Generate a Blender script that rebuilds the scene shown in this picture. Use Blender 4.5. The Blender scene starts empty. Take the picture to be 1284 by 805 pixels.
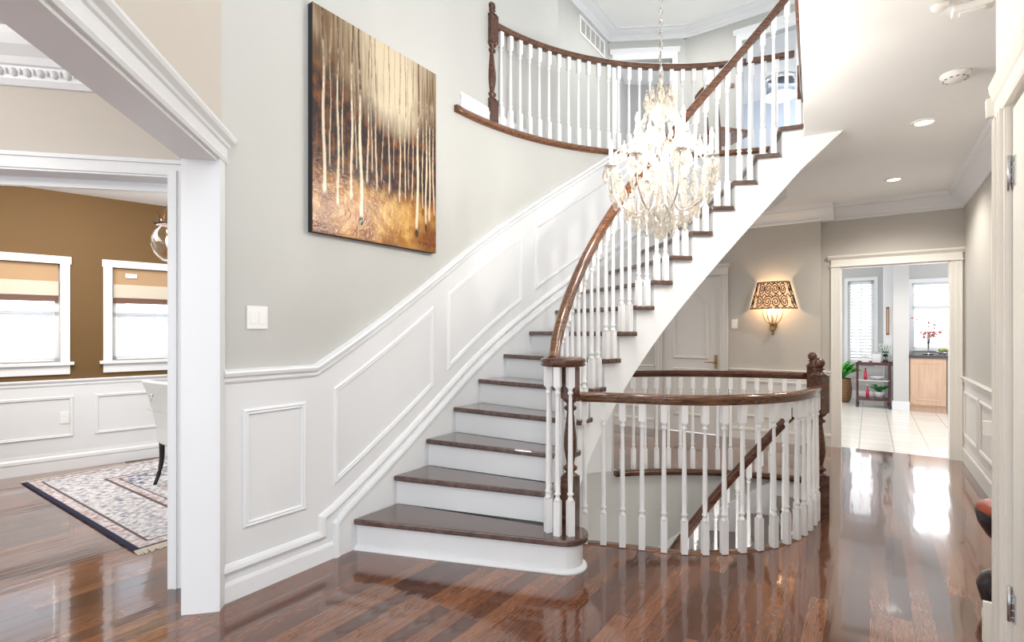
import bpy, bmesh, math, random
from math import sin, cos, pi, radians, atan2, degrees, hypot, sqrt
from mathutils import Vector, Matrix
random.seed(7)
scene = bpy.context.scene
COL = scene.collection

# ------------------------------------------------------------------ camera
cam_d = bpy.data.cameras.new('camera')
cam_d.sensor_width = 36.0
cam_d.lens = 36.0 * 645.0 / 1284.0
cam_d.shift_y = 12.5 / 1284.0
cam_d.clip_start = 0.02
cam = bpy.data.objects.new('camera', cam_d)
cam.location = (0, 0, 1.35)
cam.rotation_euler = (pi / 2, 0, 0)
COL.objects.link(cam)
scene.camera = cam

# ------------------------------------------------------------------ world, exposure, lights
world = bpy.data.worlds.new('daylight'); scene.world = world
world.use_nodes = True
bgn = world.node_tree.nodes['Background']
bgn.inputs[0].default_value = (0.93, 0.96, 1.0, 1)
bgn.inputs[1].default_value = 1.15
scene.view_settings.view_transform = 'Standard'
scene.view_settings.look = 'None'
scene.view_settings.gamma = 1.0
scene.view_settings.exposure = 0.70

def area_light(name, loc, target, sx, sy, power, color=(1, 1, 1)):
    l = bpy.data.lights.new(name, 'AREA'); l.shape = 'RECTANGLE'; l.size = sx; l.size_y = sy
    l.energy = power; l.color = color
    o = bpy.data.objects.new(name, l); COL.objects.link(o); o.location = loc
    d = Vector(target) - Vector(loc)
    o.rotation_euler = d.to_track_quat('-Z', 'Y').to_euler()
    return o
def point_light(name, loc, power, color=(1, .85, .65), r=.03):
    l = bpy.data.lights.new(name, 'POINT'); l.energy = power; l.color = color; l.shadow_soft_size = r
    o = bpy.data.objects.new(name, l); COL.objects.link(o); o.location = loc
    return o
def spot_light(name, loc, target, power, angle=120, color=(1, .95, .88), r=.05, blend=.6):
    l = bpy.data.lights.new(name, 'SPOT'); l.energy = power; l.color = color
    l.shadow_soft_size = r; l.spot_size = radians(angle); l.spot_blend = blend
    o = bpy.data.objects.new(name, l); COL.objects.link(o); o.location = loc
    d = Vector(target) - Vector(loc)
    o.rotation_euler = d.to_track_quat('-Z', 'Y').to_euler()
    return o
# daylight from the entrance windows behind the camera
area_light('entrance_window_light', (0.2, -2.2, 3.4), (0.6, 4, 1.4), 2.6, 2.6, 52, (.93, .97, 1))
area_light('dining_window_daylight', (-5.25, 5.55, 1.6), (-4.3, 4.6, 1.4), .8, 1.0, 10, (.95, .98, 1))
area_light('dining_window_daylight', (-4.35, 6.45, 1.6), (-3.4, 5.5, 1.4), .8, 1.0, 10, (.95, .98, 1))
point_light('passage_fill_light', (-2.9, 1.2, 2.45), 14, (1, .96, .9), .12)  # unseen lamp added to brighten the passage walls and ceiling
point_light('dining_bounce_light', (-2.6, 5.4, 2.0), 10, (1, .97, .93), .25)  # added fill that lifts the dining ceiling like bounced light
# daylight at the kitchen windows, then lamps inside the rooms
area_light('kitchen_window_daylight', (7.75, 9.75, 1.9), (6.9, 8.3, 1.2), .9, 1.2, 17, (.95, .98, 1))
area_light('breakfast_window_daylight', (7.35, 10.9, 1.7), (6.6, 9.4, 1.0), .7, 1.6, 11, (.95, .98, 1))
spot_light('kitchen_fill_spot', (5.6, 7.6, 2.75), (5.7, 7.7, 0), 60, 140, (1, .96, .9))  # added spot to brighten the kitchen, no fixture belongs to it
point_light('basement_fill_light', (1.45, 3.45, -1.1), 17, (1, .95, .88), .12)  # unseen lamp added to lift the stairwell walls below the floor
area_light('dining_fill_light', (-3.6, 3.9, 2.5), (-4.4, 5.2, .8), 1.4, 1.4, 40, (1, .97, .92))  # added fill lamp inside the room, aimed towards the window wall
area_light('upper_hall_area_light', (1.9, 5.9, 5.3), (1.9, 5.9, 3), 1.2, 1.2, 14, (1, .98, .95))  # area lamp under the upstairs ceiling, facing straight down

# ------------------------------------------------------------------ geometry constants
A = radians(34.8)
U = (sin(A), cos(A)); V = (cos(A), -sin(A))
R = .1925                       # riser
C = (1.575, 2.585)              # centre of the curved stair
RO, RI = 2.45, 1.39
TH1, DTH = 167.0, 6.82
K = (-1.437, 2.546)
def th(k): return TH1 - (k - 1) * DTH
def nosz(t): return R * (1 + (TH1 - t) / DTH)
def zsof(t):
    z = nosz(t) - .5125
    z16 = nosz(64.7) - .5125
    return z if t > 64.7 else z16 + (2.80 - z16) * (64.7 - t) / (64.7 - 54.2)
def wsof(t):
    e = min(1, max(0, (98 - t) / 22)); return .42 * e * e * (3 - 2 * e)
def rout(t): return RO if t <= 145.2 else RO / cos(radians(t - 145.2))
def pol(t, r, z=None):
    p = (C[0] + r * cos(radians(t)), C[1] + r * sin(radians(t)))
    return p if z is None else (p[0], p[1], z)

# ------------------------------------------------------------------ mesh helper
class MB:
    def __init__(s): s.v = []; s.f = []; s.sm = []
    def add(s, vs, fs, smooth=False):
        b = len(s.v); s.v += [tuple(q) for q in vs]
        for f in fs: s.f.append([b + i for i in f]); s.sm.append(smooth)
        return s
    def box(s, x0, x1, y0, y1, z0, z1, M=None):
        vs = [Vector((x, y, z)) for z in (z0, z1) for y in (y0, y1) for x in (x0, x1)]
        if M is not None: vs = [M @ q for q in vs]
        return s.add(vs, [(0, 2, 3, 1), (4, 5, 7, 6), (0, 1, 5, 4), (2, 6, 7, 3), (0, 4, 6, 2), (1, 3, 7, 5)])
    def wbox(s, W, s0, s1, z0, z1, o0, o1, n=1):
        """box on a wall map W(s,z,out), subdivided n times along s"""
        vs = []
        for i in range(n + 1):
            q = s0 + (s1 - s0) * i / n
            vs += [W(q, z0, o0), W(q, z1, o0), W(q, z1, o1), W(q, z0, o1)]
        fs = []
        for i in range(n):
            a = 4 * i; b = a + 4
            for j in range(4):
                k = (j + 1) % 4; fs.append((a + j, a + k, b + k, b + j))
        fs += [(0, 3, 2, 1), (4 * n, 4 * n + 1, 4 * n + 2, 4 * n + 3)]
        return s.add(vs, fs)
    def prism(s, poly, z0, z1):
        n = len(poly)
        vs = [(p[0], p[1], z0) for p in poly] + [(p[0], p[1], z1) for p in poly]
        fs = [tuple(range(n))[::-1], tuple(range(n, 2 * n))]
        for i in range(n):
            j = (i + 1) % n; fs.append((i, j, n + j, n + i))
        return s.add(vs, fs)
    def lathe(s, prof, cx=0, cy=0, n=16, M=None, smooth=True, cz=0):
        vs = []; m = len(prof)
        for r, z in prof:
            for i in range(n):
                a = 2 * pi * i / n; q = Vector((cx + r * cos(a), cy + r * sin(a), cz + z))
                vs.append(M @ q if M is not None else q)
        fs = []
        for j in range(m - 1):
            for i in range(n):
                k = (i + 1) % n; fs.append((j * n + i, j * n + k, (j + 1) * n + k, (j + 1) * n + i))
        s.add(vs, fs, smooth)
        b = len(s.v) - len(vs)
        if prof[0][0] > 1e-5: s.f.append([b + i for i in range(n)][::-1]); s.sm.append(False)
        if prof[-1][0] > 1e-5: s.f.append([b + (m - 1) * n + i for i in range(n)]); s.sm.append(False)
        return s
    def tube(s, pts, r, n=8, closed=False, prof=None, smooth=True):
        """sweep a round (or given (side,up)) profile along 3D points; r number or list"""
        P = [Vector(p) for p in pts]; m = len(P); vs = []
        for i in range(m):
            a = P[(i - 1) % m] if (i > 0 or closed) else P[i]
            b = P[(i + 1) % m] if (i < m - 1 or closed) else P[i]
            t = (b - a)
            t = t.normalized() if t.length > 1e-9 else Vector((0, 0, 1))
            up = Vector((0, 0, 1)) if abs(t.z) < .97 else Vector((1, 0, 0))
            side = t.cross(up).normalized(); u2 = side.cross(t).normalized()
            if prof is None:
                rr = r[i] if isinstance(r, (list, tuple)) else r
                for k in range(n):
                    an = 2 * pi * k / n; vs.append(P[i] + side * rr * cos(an) + u2 * rr * sin(an))
            else:
                for (px, pz) in prof: vs.append(P[i] + side * px + u2 * pz)
        if prof is not None: n = len(prof)
        fs = []
        for i in range(m if closed else m - 1):
            j = (i + 1) % m
            for k in range(n):
                l = (k + 1) % n; fs.append((i * n + k, i * n + l, j * n + l, j * n + k))
        s.add(vs, fs, smooth)
        if not closed:
            b = len(s.v) - len(vs)
            s.f.append([b + i for i in range(n)][::-1]); s.sm.append(False)
            s.f.append([b + (m - 1) * n + i for i in range(n)]); s.sm.append(False)
        return s
    def ribbon(s, W, path, prof, closed=False):
        """moulding: path in (s,z) on wall map W, prof = list of (offset to the left of travel, out)"""
        m = len(path); vs = []
        for i in range(m):
            p = Vector(path[i])
            a = Vector(path[(i - 1) % m]) if (i > 0 or closed) else None
            b = Vector(path[(i + 1) % m]) if (i < m - 1 or closed) else None
            ns = []
            if a is not None: d = (p - a).normalized(); ns.append(Vector((-d.y, d.x)))
            if b is not None: d = (b - p).normalized(); ns.append(Vector((-d.y, d.x)))
            nn = ns[0] if len(ns) == 1 else (ns[0] + ns[1]).normalized()
            sc = 1.0 / max(.35, nn.dot(ns[0]))
            for (o, t) in prof:
                q = p + nn * o * sc; vs.append(W(q.x, q.y, t))
        n = len(prof); fs = []
        for i in range(m if closed else m - 1):
            j = (i + 1) % m
            for k in range(n):
                l = (k + 1) % n; fs.append((i * n + k, i * n + l, j * n + l, j * n + k))
        if not closed: fs += [tuple(range(n))[::-1], tuple((m - 1) * n + k for k in range(n))]
        return s.add(vs, fs)
    def sphere(s, c, r, n=12, sz=1.0):
        pr = [(max(1e-6, r * sin(pi * i / (n // 2))), -r * sz * cos(pi * i / (n // 2))) for i in range(n // 2 + 1)]
        pr[0] = (0.00001, pr[0][1]); pr[-1] = (0.00001, pr[-1][1])
        return s.lathe(pr, c[0], c[1], n, cz=c[2])
    def mesh(s, name, mat, recalc=True):
        me = bpy.data.meshes.new(name); me.from_pydata(s.v, [], s.f)
        for p, q in zip(me.polygons, s.sm): p.use_smooth = q
        if recalc:
            bm = bmesh.new(); bm.from_mesh(me); bmesh.ops.recalc_face_normals(bm, faces=bm.faces); bm.to_mesh(me); bm.free()
        me.materials.append(mat); me.update()
        return me
    def build(s, name, mat, parent=None, bevel=0, label=None):
        o = bpy.data.objects.new(name, s.mesh(name, mat)); COL.objects.link(o)
        if parent is not None: o.parent = parent
        if bevel:
            b = o.modifiers.new('bevel', 'BEVEL'); b.width = bevel; b.segments = 2; b.limit_method = 'ANGLE'; b.angle_limit = radians(40)
        if label: o['label'] = label
        return o
    def struct(s, name, mat, bevel=0):
        o = s.build(name, mat, None, bevel); o['kind'] = 'structure'; return o
def tag(o, label, cat, group=None):
    o['label'] = label; o['category'] = cat
    if group: o['group'] = group
    return o
def thing(name, label, cat, loc=(0, 0, 0), rz=0, group=None):
    o = bpy.data.objects.new(name, None); o.empty_display_size = .1; COL.objects.link(o)
    o.location = loc; o.rotation_euler = (0, 0, rz)
    return tag(o, label, cat, group)
def inst(name, me, parent, loc, rz=0, rot=None, scale=None):
    o = bpy.data.objects.new(name, me); COL.objects.link(o); o.parent = parent
    o.location = loc; o.rotation_euler = rot if rot else (0, 0, rz)
    if scale: o.scale = scale
    return o
def copy_tree(o, parent=None):
    c = o.copy(); COL.objects.link(c); c.parent = parent
    for ch in list(o.children): copy_tree(ch, c)
    return c
def local(o, p): return (p[0] - o.location[0], p[1] - o.location[1], p[2] - o.location[2])

# ------------------------------------------------------------------ materials
def mat(name, col, rough=.5, metal=0, spec=.5, coat=0, emit=None, es=0, trans=0, ior=1.45, alpha=1):
    m = bpy.data.materials.new(name); m.use_nodes = True
    b = m.node_tree.nodes['Principled BSDF']
    b.inputs['Base Color'].default_value = (*col, 1); b.inputs['Roughness'].default_value = rough
    b.inputs['Metallic'].default_value = metal; b.inputs['Specular IOR Level'].default_value = spec
    b.inputs['Coat Weight'].default_value = coat; b.inputs['Transmission Weight'].default_value = trans
    b.inputs['IOR'].default_value = ior
    if emit: b.inputs['Emission Color'].default_value = (*emit, 1); b.inputs['Emission Strength'].default_value = es
    return m
def nodes(m): return m.node_tree.nodes, m.node_tree.links, m.node_tree.nodes['Principled BSDF']
def paint(name, col, rough=.6, var=.03, scale=3):
    m = mat(name, col, rough); n, l, b = nodes(m)
    tc = n.new('ShaderNodeTexCoord'); nz = n.new('ShaderNodeTexNoise'); nz.inputs['Scale'].default_value = scale
    cr = n.new('ShaderNodeValToRGB')
    cr.color_ramp.elements[0].color = (*[c * (1 - var) for c in col], 1); cr.color_ramp.elements[1].color = (*[min(1, c * (1 + var)) for c in col], 1)
    l.new(tc.outputs['Object'], nz.inputs['Vector']); l.new(nz.outputs['Fac'], cr.inputs['Fac']); l.new(cr.outputs[0], b.inputs['Base Color'])
    nb = n.new('ShaderNodeTexNoise'); nb.inputs['Scale'].default_value = 180
    bp = n.new('ShaderNodeBump'); bp.inputs['Strength'].default_value = .04
    l.new(tc.outputs['Object'], nb.inputs['Vector']); l.new(nb.outputs['Fac'], bp.inputs['Height']); l.new(bp.outputs[0], b.inputs['Normal'])
    return m
def wood(name, c1, c2, rough=.25, scale=6, rot=(0, 0, 0), stretch=(1, 12, 12), coat=.3):
    m = mat(name, c1, rough, coat=coat); n, l, b = nodes(m)
    tc = n.new('ShaderNodeTexCoord'); mp = n.new('ShaderNodeMapping'); mp.inputs['Rotation'].default_value = rot; mp.inputs['Scale'].default_value = stretch
    nz = n.new('ShaderNodeTexNoise'); nz.inputs['Scale'].default_value = scale; nz.inputs['Detail'].default_value = 6; nz.inputs['Distortion'].default_value = .6
    cr = n.new('ShaderNodeValToRGB'); cr.color_ramp.elements[0].position = .35; cr.color_ramp.elements[1].position = .68
    cr.color_ramp.elements[0].color = (*c1, 1); cr.color_ramp.elements[1].color = (*c2, 1)
    l.new(tc.outputs['Object'], mp.inputs['Vector']); l.new(mp.outputs[0], nz.inputs['Vector']); l.new(nz.outputs['Fac'], cr.inputs['Fac']); l.new(cr.outputs[0], b.inputs['Base Color'])
    return m
def floor_wood():
    m = mat('hardwood_floor', (.15, .05, .02), .16, coat=1); n, l, b = nodes(m)
    b.inputs['Coat Roughness'].default_value = .05; b.inputs['Coat IOR'].default_value = 1.55
    tc = n.new('ShaderNodeTexCoord'); mp = n.new('ShaderNodeMapping'); mp.inputs['Rotation'].default_value = (0, 0, -(pi / 2 - A))
    l.new(tc.outputs['Object'], mp.inputs['Vector'])
    br = n.new('ShaderNodeTexBrick'); br.inputs['Scale'].default_value = 1; br.inputs['Brick Width'].default_value = 1.15; br.inputs['Row Height'].default_value = .083
    br.inputs['Mortar Size'].default_value = .0012; br.inputs['Mortar Smooth'].default_value = .3; br.inputs['Bias'].default_value = 0
    br.inputs['Color1'].default_value = (0, 0, 0, 1); br.inputs['Color2'].default_value = (1, 1, 1, 1); br.inputs['Mortar'].default_value = (.3, .3, .3, 1); br.offset = .37
    l.new(mp.outputs[0], br.inputs['Vector'])
    cr = n.new('ShaderNodeValToRGB'); e = cr.color_ramp.elements
    e[0].position = 0; e[0].color = (.065, .022, .012, 1); e[1].position = 1; e[1].color = (.27, .105, .045, 1)
    k = e.new(.5); k.color = (.145, .050, .022, 1)
    l.new(br.outputs['Color'], cr.inputs['Fac'])
    # cathedral grain
    m2 = n.new('ShaderNodeMapping'); m2.inputs['Scale'].default_value = (.8, 9, 1); l.new(mp.outputs[0], m2.inputs['Vector'])
    ad = n.new('ShaderNodeVectorMath'); ad.operation = 'ADD'; l.new(m2.outputs[0], ad.inputs[0])
    sc = n.new('ShaderNodeVectorMath'); sc.operation = 'SCALE'; sc.inputs['Scale'].default_value = 9; l.new(br.outputs['Color'], sc.inputs[0]); l.new(sc.outputs[0], ad.inputs[1])
    wv = n.new('ShaderNodeTexNoise'); wv.inputs['Scale'].default_value = 2.2; wv.inputs['Detail'].default_value = 3; wv.inputs['Distortion'].default_value = 1.2; l.new(ad.outputs[0], wv.inputs['Vector'])
    mt = n.new('ShaderNodeMath'); mt.operation = 'MULTIPLY'; mt.inputs[1].default_value = 75; l.new(wv.outputs['Fac'], mt.inputs[0])
    sn = n.new('ShaderNodeMath'); sn.operation = 'SINE'; l.new(mt.outputs[0], sn.inputs[0])
    mr = n.new('ShaderNodeMapRange'); mr.inputs['From Min'].default_value = -1; mr.inputs['To Min'].default_value = .68; mr.inputs['To Max'].default_value = 1.2; l.new(sn.outputs[0], mr.inputs['Value'])
    mx = n.new('ShaderNodeMix'); mx.data_type = 'RGBA'; mx.blend_type = 'MULTIPLY'; mx.inputs[0].default_value = 1
    l.new(cr.outputs[0], mx.inputs[6]); l.new(mr.outputs[0], mx.inputs[7])
    # mortar darken
    mm = n.new('ShaderNodeMix'); mm.data_type = 'RGBA'; l.new(br.outputs['Fac'], mm.inputs[0]); l.new(mx.outputs[2], mm.inputs[6]); mm.inputs[7].default_value = (.012, .005, .003, 1)
    l.new(mm.outputs[2], b.inputs['Base Color'])
    nb = n.new('ShaderNodeTexNoise'); nb.inputs['Scale'].default_value = 1.2; m3 = n.new('ShaderNodeMapping'); m3.inputs['Scale'].default_value = (1, 9, 1); l.new(mp.outputs[0], m3.inputs['Vector']); l.new(m3.outputs[0], nb.inputs['Vector'])
    bp = n.new('ShaderNodeBump'); bp.inputs['Strength'].default_value = .07; bp.inputs['Distance'].default_value = .02; l.new(nb.outputs['Fac'], bp.inputs['Height'])
    l.new(bp.outputs[0], b.inputs['Normal']); l.new(bp.outputs[0], b.inputs['Coat Normal'])
    return m
def tile_mat():
    m = mat('kitchen_tile', (.75, .7, .63), .2); n, l, b = nodes(m)
    tc = n.new('ShaderNodeTexCoord'); mp = n.new('ShaderNodeMapping'); mp.inputs['Rotation'].default_value = (0, 0, A); mp.inputs['Location'].default_value = (.1, .05, 0)
    br = n.new('ShaderNodeTexBrick'); br.offset = 0; br.inputs['Scale'].default_value = 1; br.inputs['Brick Width'].default_value = .33; br.inputs['Row Height'].default_value = .33; br.inputs['Mortar Size'].default_value = .006
    br.inputs['Color1'].default_value = (.78, .73, .66, 1); br.inputs['Color2'].default_value = (.84, .80, .74, 1); br.inputs['Mortar'].default_value = (.5, .48, .46, 1)
    l.new(tc.outputs['Object'], mp.inputs['Vector']); l.new(mp.outputs[0], br.inputs['Vector']); l.new(br.outputs['Color'], b.inputs['Base Color'])
    return m
def vcol_mat(name, rough, bump=0):
    m = mat(name, (1, 1, 1), rough); n, l, b = nodes(m)
    a = n.new('ShaderNodeVertexColor'); a.layer_name = 'pigment'; l.new(a.outputs['Color'], b.inputs['Base Color'])
    if bump:
        tc = n.new('ShaderNodeTexCoord'); nz = n.new('ShaderNodeTexNoise'); nz.inputs['Scale'].default_value = 45; nz.inputs['Detail'].default_value = 5
        bp = n.new('ShaderNodeBump'); bp.inputs['Strength'].default_value = bump; bp.inputs['Distance'].default_value = .01
        l.new(tc.outputs['Object'], nz.inputs['Vector']); l.new(nz.outputs['Fac'], bp.inputs['Height']); l.new(bp.outputs[0], b.inputs['Normal'])
    return m
M = {}
M['wall'] = paint('greige_wall_paint', (.53, .53, .505))
M['wall_beige'] = paint('beige_wall_paint', (.60, .55, .49))
M['wall_hall'] = paint('warm_grey_hall_paint', (.54, .51, .46))
M['wall_kitchen'] = paint('cool_grey_kitchen_paint', (.55, .54, .53))
M['brown'] = paint('brown_dining_paint', (.145, .078, .024), .7, .06)
M['trim'] = mat('white_trim_paint', (.80, .815, .83), .35)
M['trim_gloss'] = mat('white_baluster_paint', (.86, .865, .87), .3)
M['cream'] = mat('cream_trim_paint', (.86, .83, .77), .4)
M['ceil'] = paint('white_ceiling_paint', (.87, .875, .87), .8, .01)
M['panelwhite'] = paint('white_wainscot_paint', (.76, .77, .78), .5, .01)
M['hallpanel'] = paint('cream_wainscot_paint', (.74, .71, .66), .5, .01)
M['floor'] = floor_wood()
M['tile'] = tile_mat()
M['dark'] = wood('dark_stained_wood', (.045, .016, .009), (.13, .05, .026), .2, 5)
M['rail'] = wood('brown_handrail_wood', (.05, .018, .010), (.20, .085, .035), .18, 7)
M['nosing'] = wood('reddish_nosing_wood', (.09, .035, .018), (.26, .11, .045), .22, 6)
M['tread'] = wood('dark_tread_wood', (.060, .032, .026), (.13, .070, .052), .22, 3, (0, 0, radians(-20)), (2, 22, 10), 1.0)
M['black'] = mat('black_canvas_edge', (.012, .013, .02), .5)
M['plastic'] = mat('white_plastic', (.88, .87, .85), .3)
M['brass'] = mat('aged_brass', (.42, .27, .12), .35, metal=1)
M['steel'] = mat('brushed_steel', (.6, .6, .62), .3, metal=1)
M['chrome'] = mat('polished_silver', (.85, .82, .78), .12, metal=1)
M['bulb'] = mat('lit_candle_bulb', (1, .9, .7), .4, emit=(1, .82, .55), es=14)
M['canlight'] = mat('lit_recessed_lens', (1, .95, .85), .4, emit=(1, .93, .8), es=8)
M['glass'] = mat('clear_glass', (1, 1, 1), .02, trans=1, ior=1.45)
M['crystal'] = mat('crystal_glass', (1, .985, .96), .03, trans=1, ior=1.55)
M['pane'] = mat('window_pane', (1, 1, 1), .0, trans=1, ior=1.02)
def crystal_mat():
    m = M['crystal']; n, l, b = nodes(m)
    out = n['Material Output']; gl = n.new('ShaderNodeBsdfGlossy'); gl.inputs['Roughness'].default_value = .08; gl.inputs['Color'].default_value = (1, .98, .95, 1)
    tr = n.new('ShaderNodeBsdfTransparent'); tr.inputs['Color'].default_value = (.90, .89, .87, 1)
    df = n.new('ShaderNodeBsdfTranslucent'); df.inputs['Color'].default_value = (1, .95, .88, 1)
    fr = n.new('ShaderNodeFresnel'); fr.inputs['IOR'].default_value = 1.75
    a = n.new('ShaderNodeMixShader'); l.new(fr.outputs[0], a.inputs[0]); l.new(tr.outputs[0], a.inputs[1]); l.new(gl.outputs[0], a.inputs[2])
    c = n.new('ShaderNodeMixShader'); c.inputs[0].default_value = .10; l.new(a.outputs[0], c.inputs[1]); l.new(df.outputs[0], c.inputs[2])
    l.new(c.outputs[0], out.inputs['Surface'])
crystal_mat()

# ------------------------------------------------------------------ wall maps
def wmap(P, d, n):
    def W(s, z, o): return (P[0] + d[0] * s + n[0] * o, P[1] + d[1] * s + n[1] * o, z)
    return W
def Wstair(s, z, o):
    if s <= 1.75: return (K[0] + U[0] * s + V[0] * o, K[1] + U[1] * s + V[1] * o, z)
    t = 145.2 - degrees((s - 1.75) / RO); return pol(t, RO - o, z)
def th_of(s):
    p = Wstair(s, 0, 0); return degrees(atan2(p[1] - C[1], p[0] - C[0])) % 360
def s_of(t): return 1.75 + radians(145.2 - t) * RO
nV = (-V[0], -V[1]); nU = (-U[0], -U[1])
D = (-sin(radians(11.6)), cos(radians(11.6)))          # the diagonal opening wall, away from the camera
Dn = (D[1], -D[0])                                      # towards the hall
JK = (4.70, 5.34)
Wk = wmap(JK, nV, nU)                                   # kitchen door wall
SC = (3.594, 5.988)
Ws = wmap(SC, nV, nU)                                   # sconce wall
Wr = wmap(JK, nU, nV)                                   # right hall wall
Q = (2.07, 2.20)
Wq = wmap(Q, nU, nV)                                    # near right wall (front door casing)
DP = (-4.6666, 4.7068); Dd = (.72675, .68691); Dnn = (.68691, -.72675)
Wd = wmap(DP, Dd, Dnn)                                  # dining room window wall
WP = (-1.746, 2.72); Wp_d = (-.9799, -.1994); Wp = wmap(WP, Wp_d, (.1994, -.9799))   # passage wall, s to the left

SLAB_LO, SLAB_HI = 2.80, 3.08
# ------------------------------------------------------------------ floor with stairwell hole
front_curve = [(.461, 3.267), (.577, 3.249), (.690, 3.213), (.803, 3.178), (.927, 3.139), (1.0425, 3.113), (1.165, 3.105), (1.284, 3.113),
               (1.403, 3.135), (1.521, 3.165), (1.633, 3.207), (1.742, 3.261), (1.845, 3.33), (1.93, 3.40), (2.017, 3.483), (2.10, 3.576), (2.17, 3.66)]
N1 = (2.235, 3.745); N2 = pol(61, 2.46)
hole = front_curve + [N1] + [pol(t, RO + .04) for t in [61 + i * 4.45 for i in range(21)]]
def filled(loops, z0, z1, name, material, kind='structure'):
    bm = bmesh.new(); edges = []
    for lp in loops:
        vs = [bm.verts.new((p[0], p[1], z1)) for p in lp]
        for i in range(len(vs)): edges.append(bm.edges.new((vs[i], vs[(i + 1) % len(vs)])))
    r = bmesh.ops.triangle_fill(bm, edges=edges, use_beauty=True)
    fs = [f for f in bm.faces]
    ex = bmesh.ops.extrude_face_region(bm, geom=fs)
    vv = [g for g in ex['geom'] if isinstance(g, bmesh.types.BMVert)]
    bmesh.ops.translate(bm, verts=vv, vec=(0, 0, z0 - z1))
    bmesh.ops.recalc_face_normals(bm, faces=bm.faces)
    me = bpy.data.meshes.new(name); bm.to_mesh(me); bm.free(); me.materials.append(material)
    o = bpy.data.objects.new(name, me); COL.objects.link(o); o['kind'] = kind; return o
kA = (JK[0] + V[0] * 1.0, JK[1] + V[1] * 1.0); kB = (JK[0] - V[0] * 5.6, JK[1] - V[1] * 5.6)
off = .05
floor_poly = [(-7.5, -2.5), (1.5, -2.5), (kA[0] + U[0] * off, kA[1] + U[1] * off), (kB[0] + U[0] * off, kB[1] + U[1] * off), (-3.0, 8.6), (-7.5, 3.2)]
filled([floor_poly, hole], -.28, 0, 'floor', M['floor'])
kf = lambda a, b: (6.588 + V[0] * a + U[0] * b, 8.7075 + V[1] * a + U[1] * b)
kC = (kA[0] + U[0] * 5.4, kA[1] + U[1] * 5.4); kD = (JK[0] - V[0] * 2.2 + U[0] * 5.4, JK[1] - V[1] * 2.2 + U[1] * 5.4)
kB2 = (JK[0] - V[0] * 2.2, JK[1] - V[1] * 2.2)
MB().prism([(kA[0] + U[0] * off, kA[1] + U[1] * off), kC, kD, (kB2[0] + U[0] * off, kB2[1] + U[1] * off)], -.2, -.001).struct('floor', M['tile'])
MB().prism([(-1.6, 1.6), (3.6, 1.6), (3.9, 6.2), (-1.6, 6.2)], -3.1, -3.0).struct('floor', M['tile'])
# brown edge boards of the stairwell opening
mb = MB()
fc = front_curve + [N1]
mb.tube([(p[0], p[1], -.012) for p in fc], 0, prof=[(-.05, -.02), (.012, -.02), (.018, 0), (.012, .016), (-.05, .016)])
mb.build('x', M['nosing']); o = bpy.data.objects['x']; o.name = 'trim_1'; o['kind'] = 'structure'
mb = MB(); mb.tube([pol(t, RO, -.018) for t in [61 + i * 2.15 for i in range(21)]], 0, prof=[(-.06, -.025), (.03, -.025), (.035, 0), (.03, .02), (-.06, .02)])
mb.struct('trim_2', M['dark'])

# ------------------------------------------------------------------ walls
mb = MB(); mb.wbox(Wstair, 0, 1.75, 0, 5.42, -.12, 0)
sw_end = s_of(104)
mb.wbox(Wstair, 1.75, sw_end, 0, SLAB_HI, -.10, 0, 24)
mb.struct('wall_left', M['wall'])
# wall above the flight between flight and upper floor, on the hall side
mb = MB(); n = 20; vs = []; fs = []
for i in range(n + 1):
    t = 104 - (104 - 53.5) * i / n
    zb = min(zsof(t) + wsof(t) + .02, SLAB_LO + .01)
    for rr in (RO, RO + .06):
        vs += [pol(t, rr, zb), pol(t, rr, SLAB_HI if t > 64.7 else SLAB_LO + .02)]
for i in range(n):
    a = 4 * i; b = a + 4
    fs += [(a, a + 1, b + 1, b), (a + 2, b + 2, b + 3, a + 3), (a, b, b + 2, a + 2), (a + 1, a + 3, b + 3, b + 1)]
mb.add(vs, fs); mb.struct('wall_stair', M['ceil'])
# upper part of the left wall beyond the balcony, with the jog and the vent wall
mb = MB(); mb.wbox(Wstair, 1.7501, 1.7502, SLAB_LO, SLAB_LO + .01, -.1, 0)
Wl = wmap(K, U, V)
mb.wbox(Wl, 1.75, 3.35, SLAB_HI, 5.42, -.12, 0)
VW = (1.33, 7.10); Wv = wmap(VW, nU, V)
mb.wbox(Wv, 0, 2.4, SLAB_HI, 5.42, -.12, 0)
mb.struct('wall_upper_left', M['wall'])
dx, dy = 2.36 - 1.33, 7.01 - 7.10; L = hypot(dx, dy); bd = (dx / L, dy / L)
Wb = wmap(VW, bd, (bd[1], -bd[0]))
def wall_open(W, s0, s1, z0, z1, th_, holes, name, m, o0=None):
    """wall with rectangular openings (a,b,zlo,zhi)"""
    mb = MB(); cuts = sorted(holes); s = s0; a = -th_ if o0 is None else o0
    for (x0, x1, y0, y1) in cuts:
        if x0 > s: mb.wbox(W, s, x0, z0, z1, a, 0)
        if y0 > z0: mb.wbox(W, x0, x1, z0, y0, a, 0)
        if y1 < z1: mb.wbox(W, x0, x1, y1, z1, a, 0)
        s = x1
    if s < s1: mb.wbox(W, s, s1, z0, z1, a, 0)
    return mb.struct(name, m)
wall_open(Wb, 0, L, SLAB_HI, 5.42, .1, [(.12, .86, SLAB_HI, 5.07)], 'wall_upper_back', M['wall'])
Wu = wmap((2.36, 7.01), V, nU)
wall_open(Wu, 0, 3.2, SLAB_HI, 5.42, .1, [(.72, 1.55, SLAB_HI, 5.07)], 'wall_upper_right', M['wall'])
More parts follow.
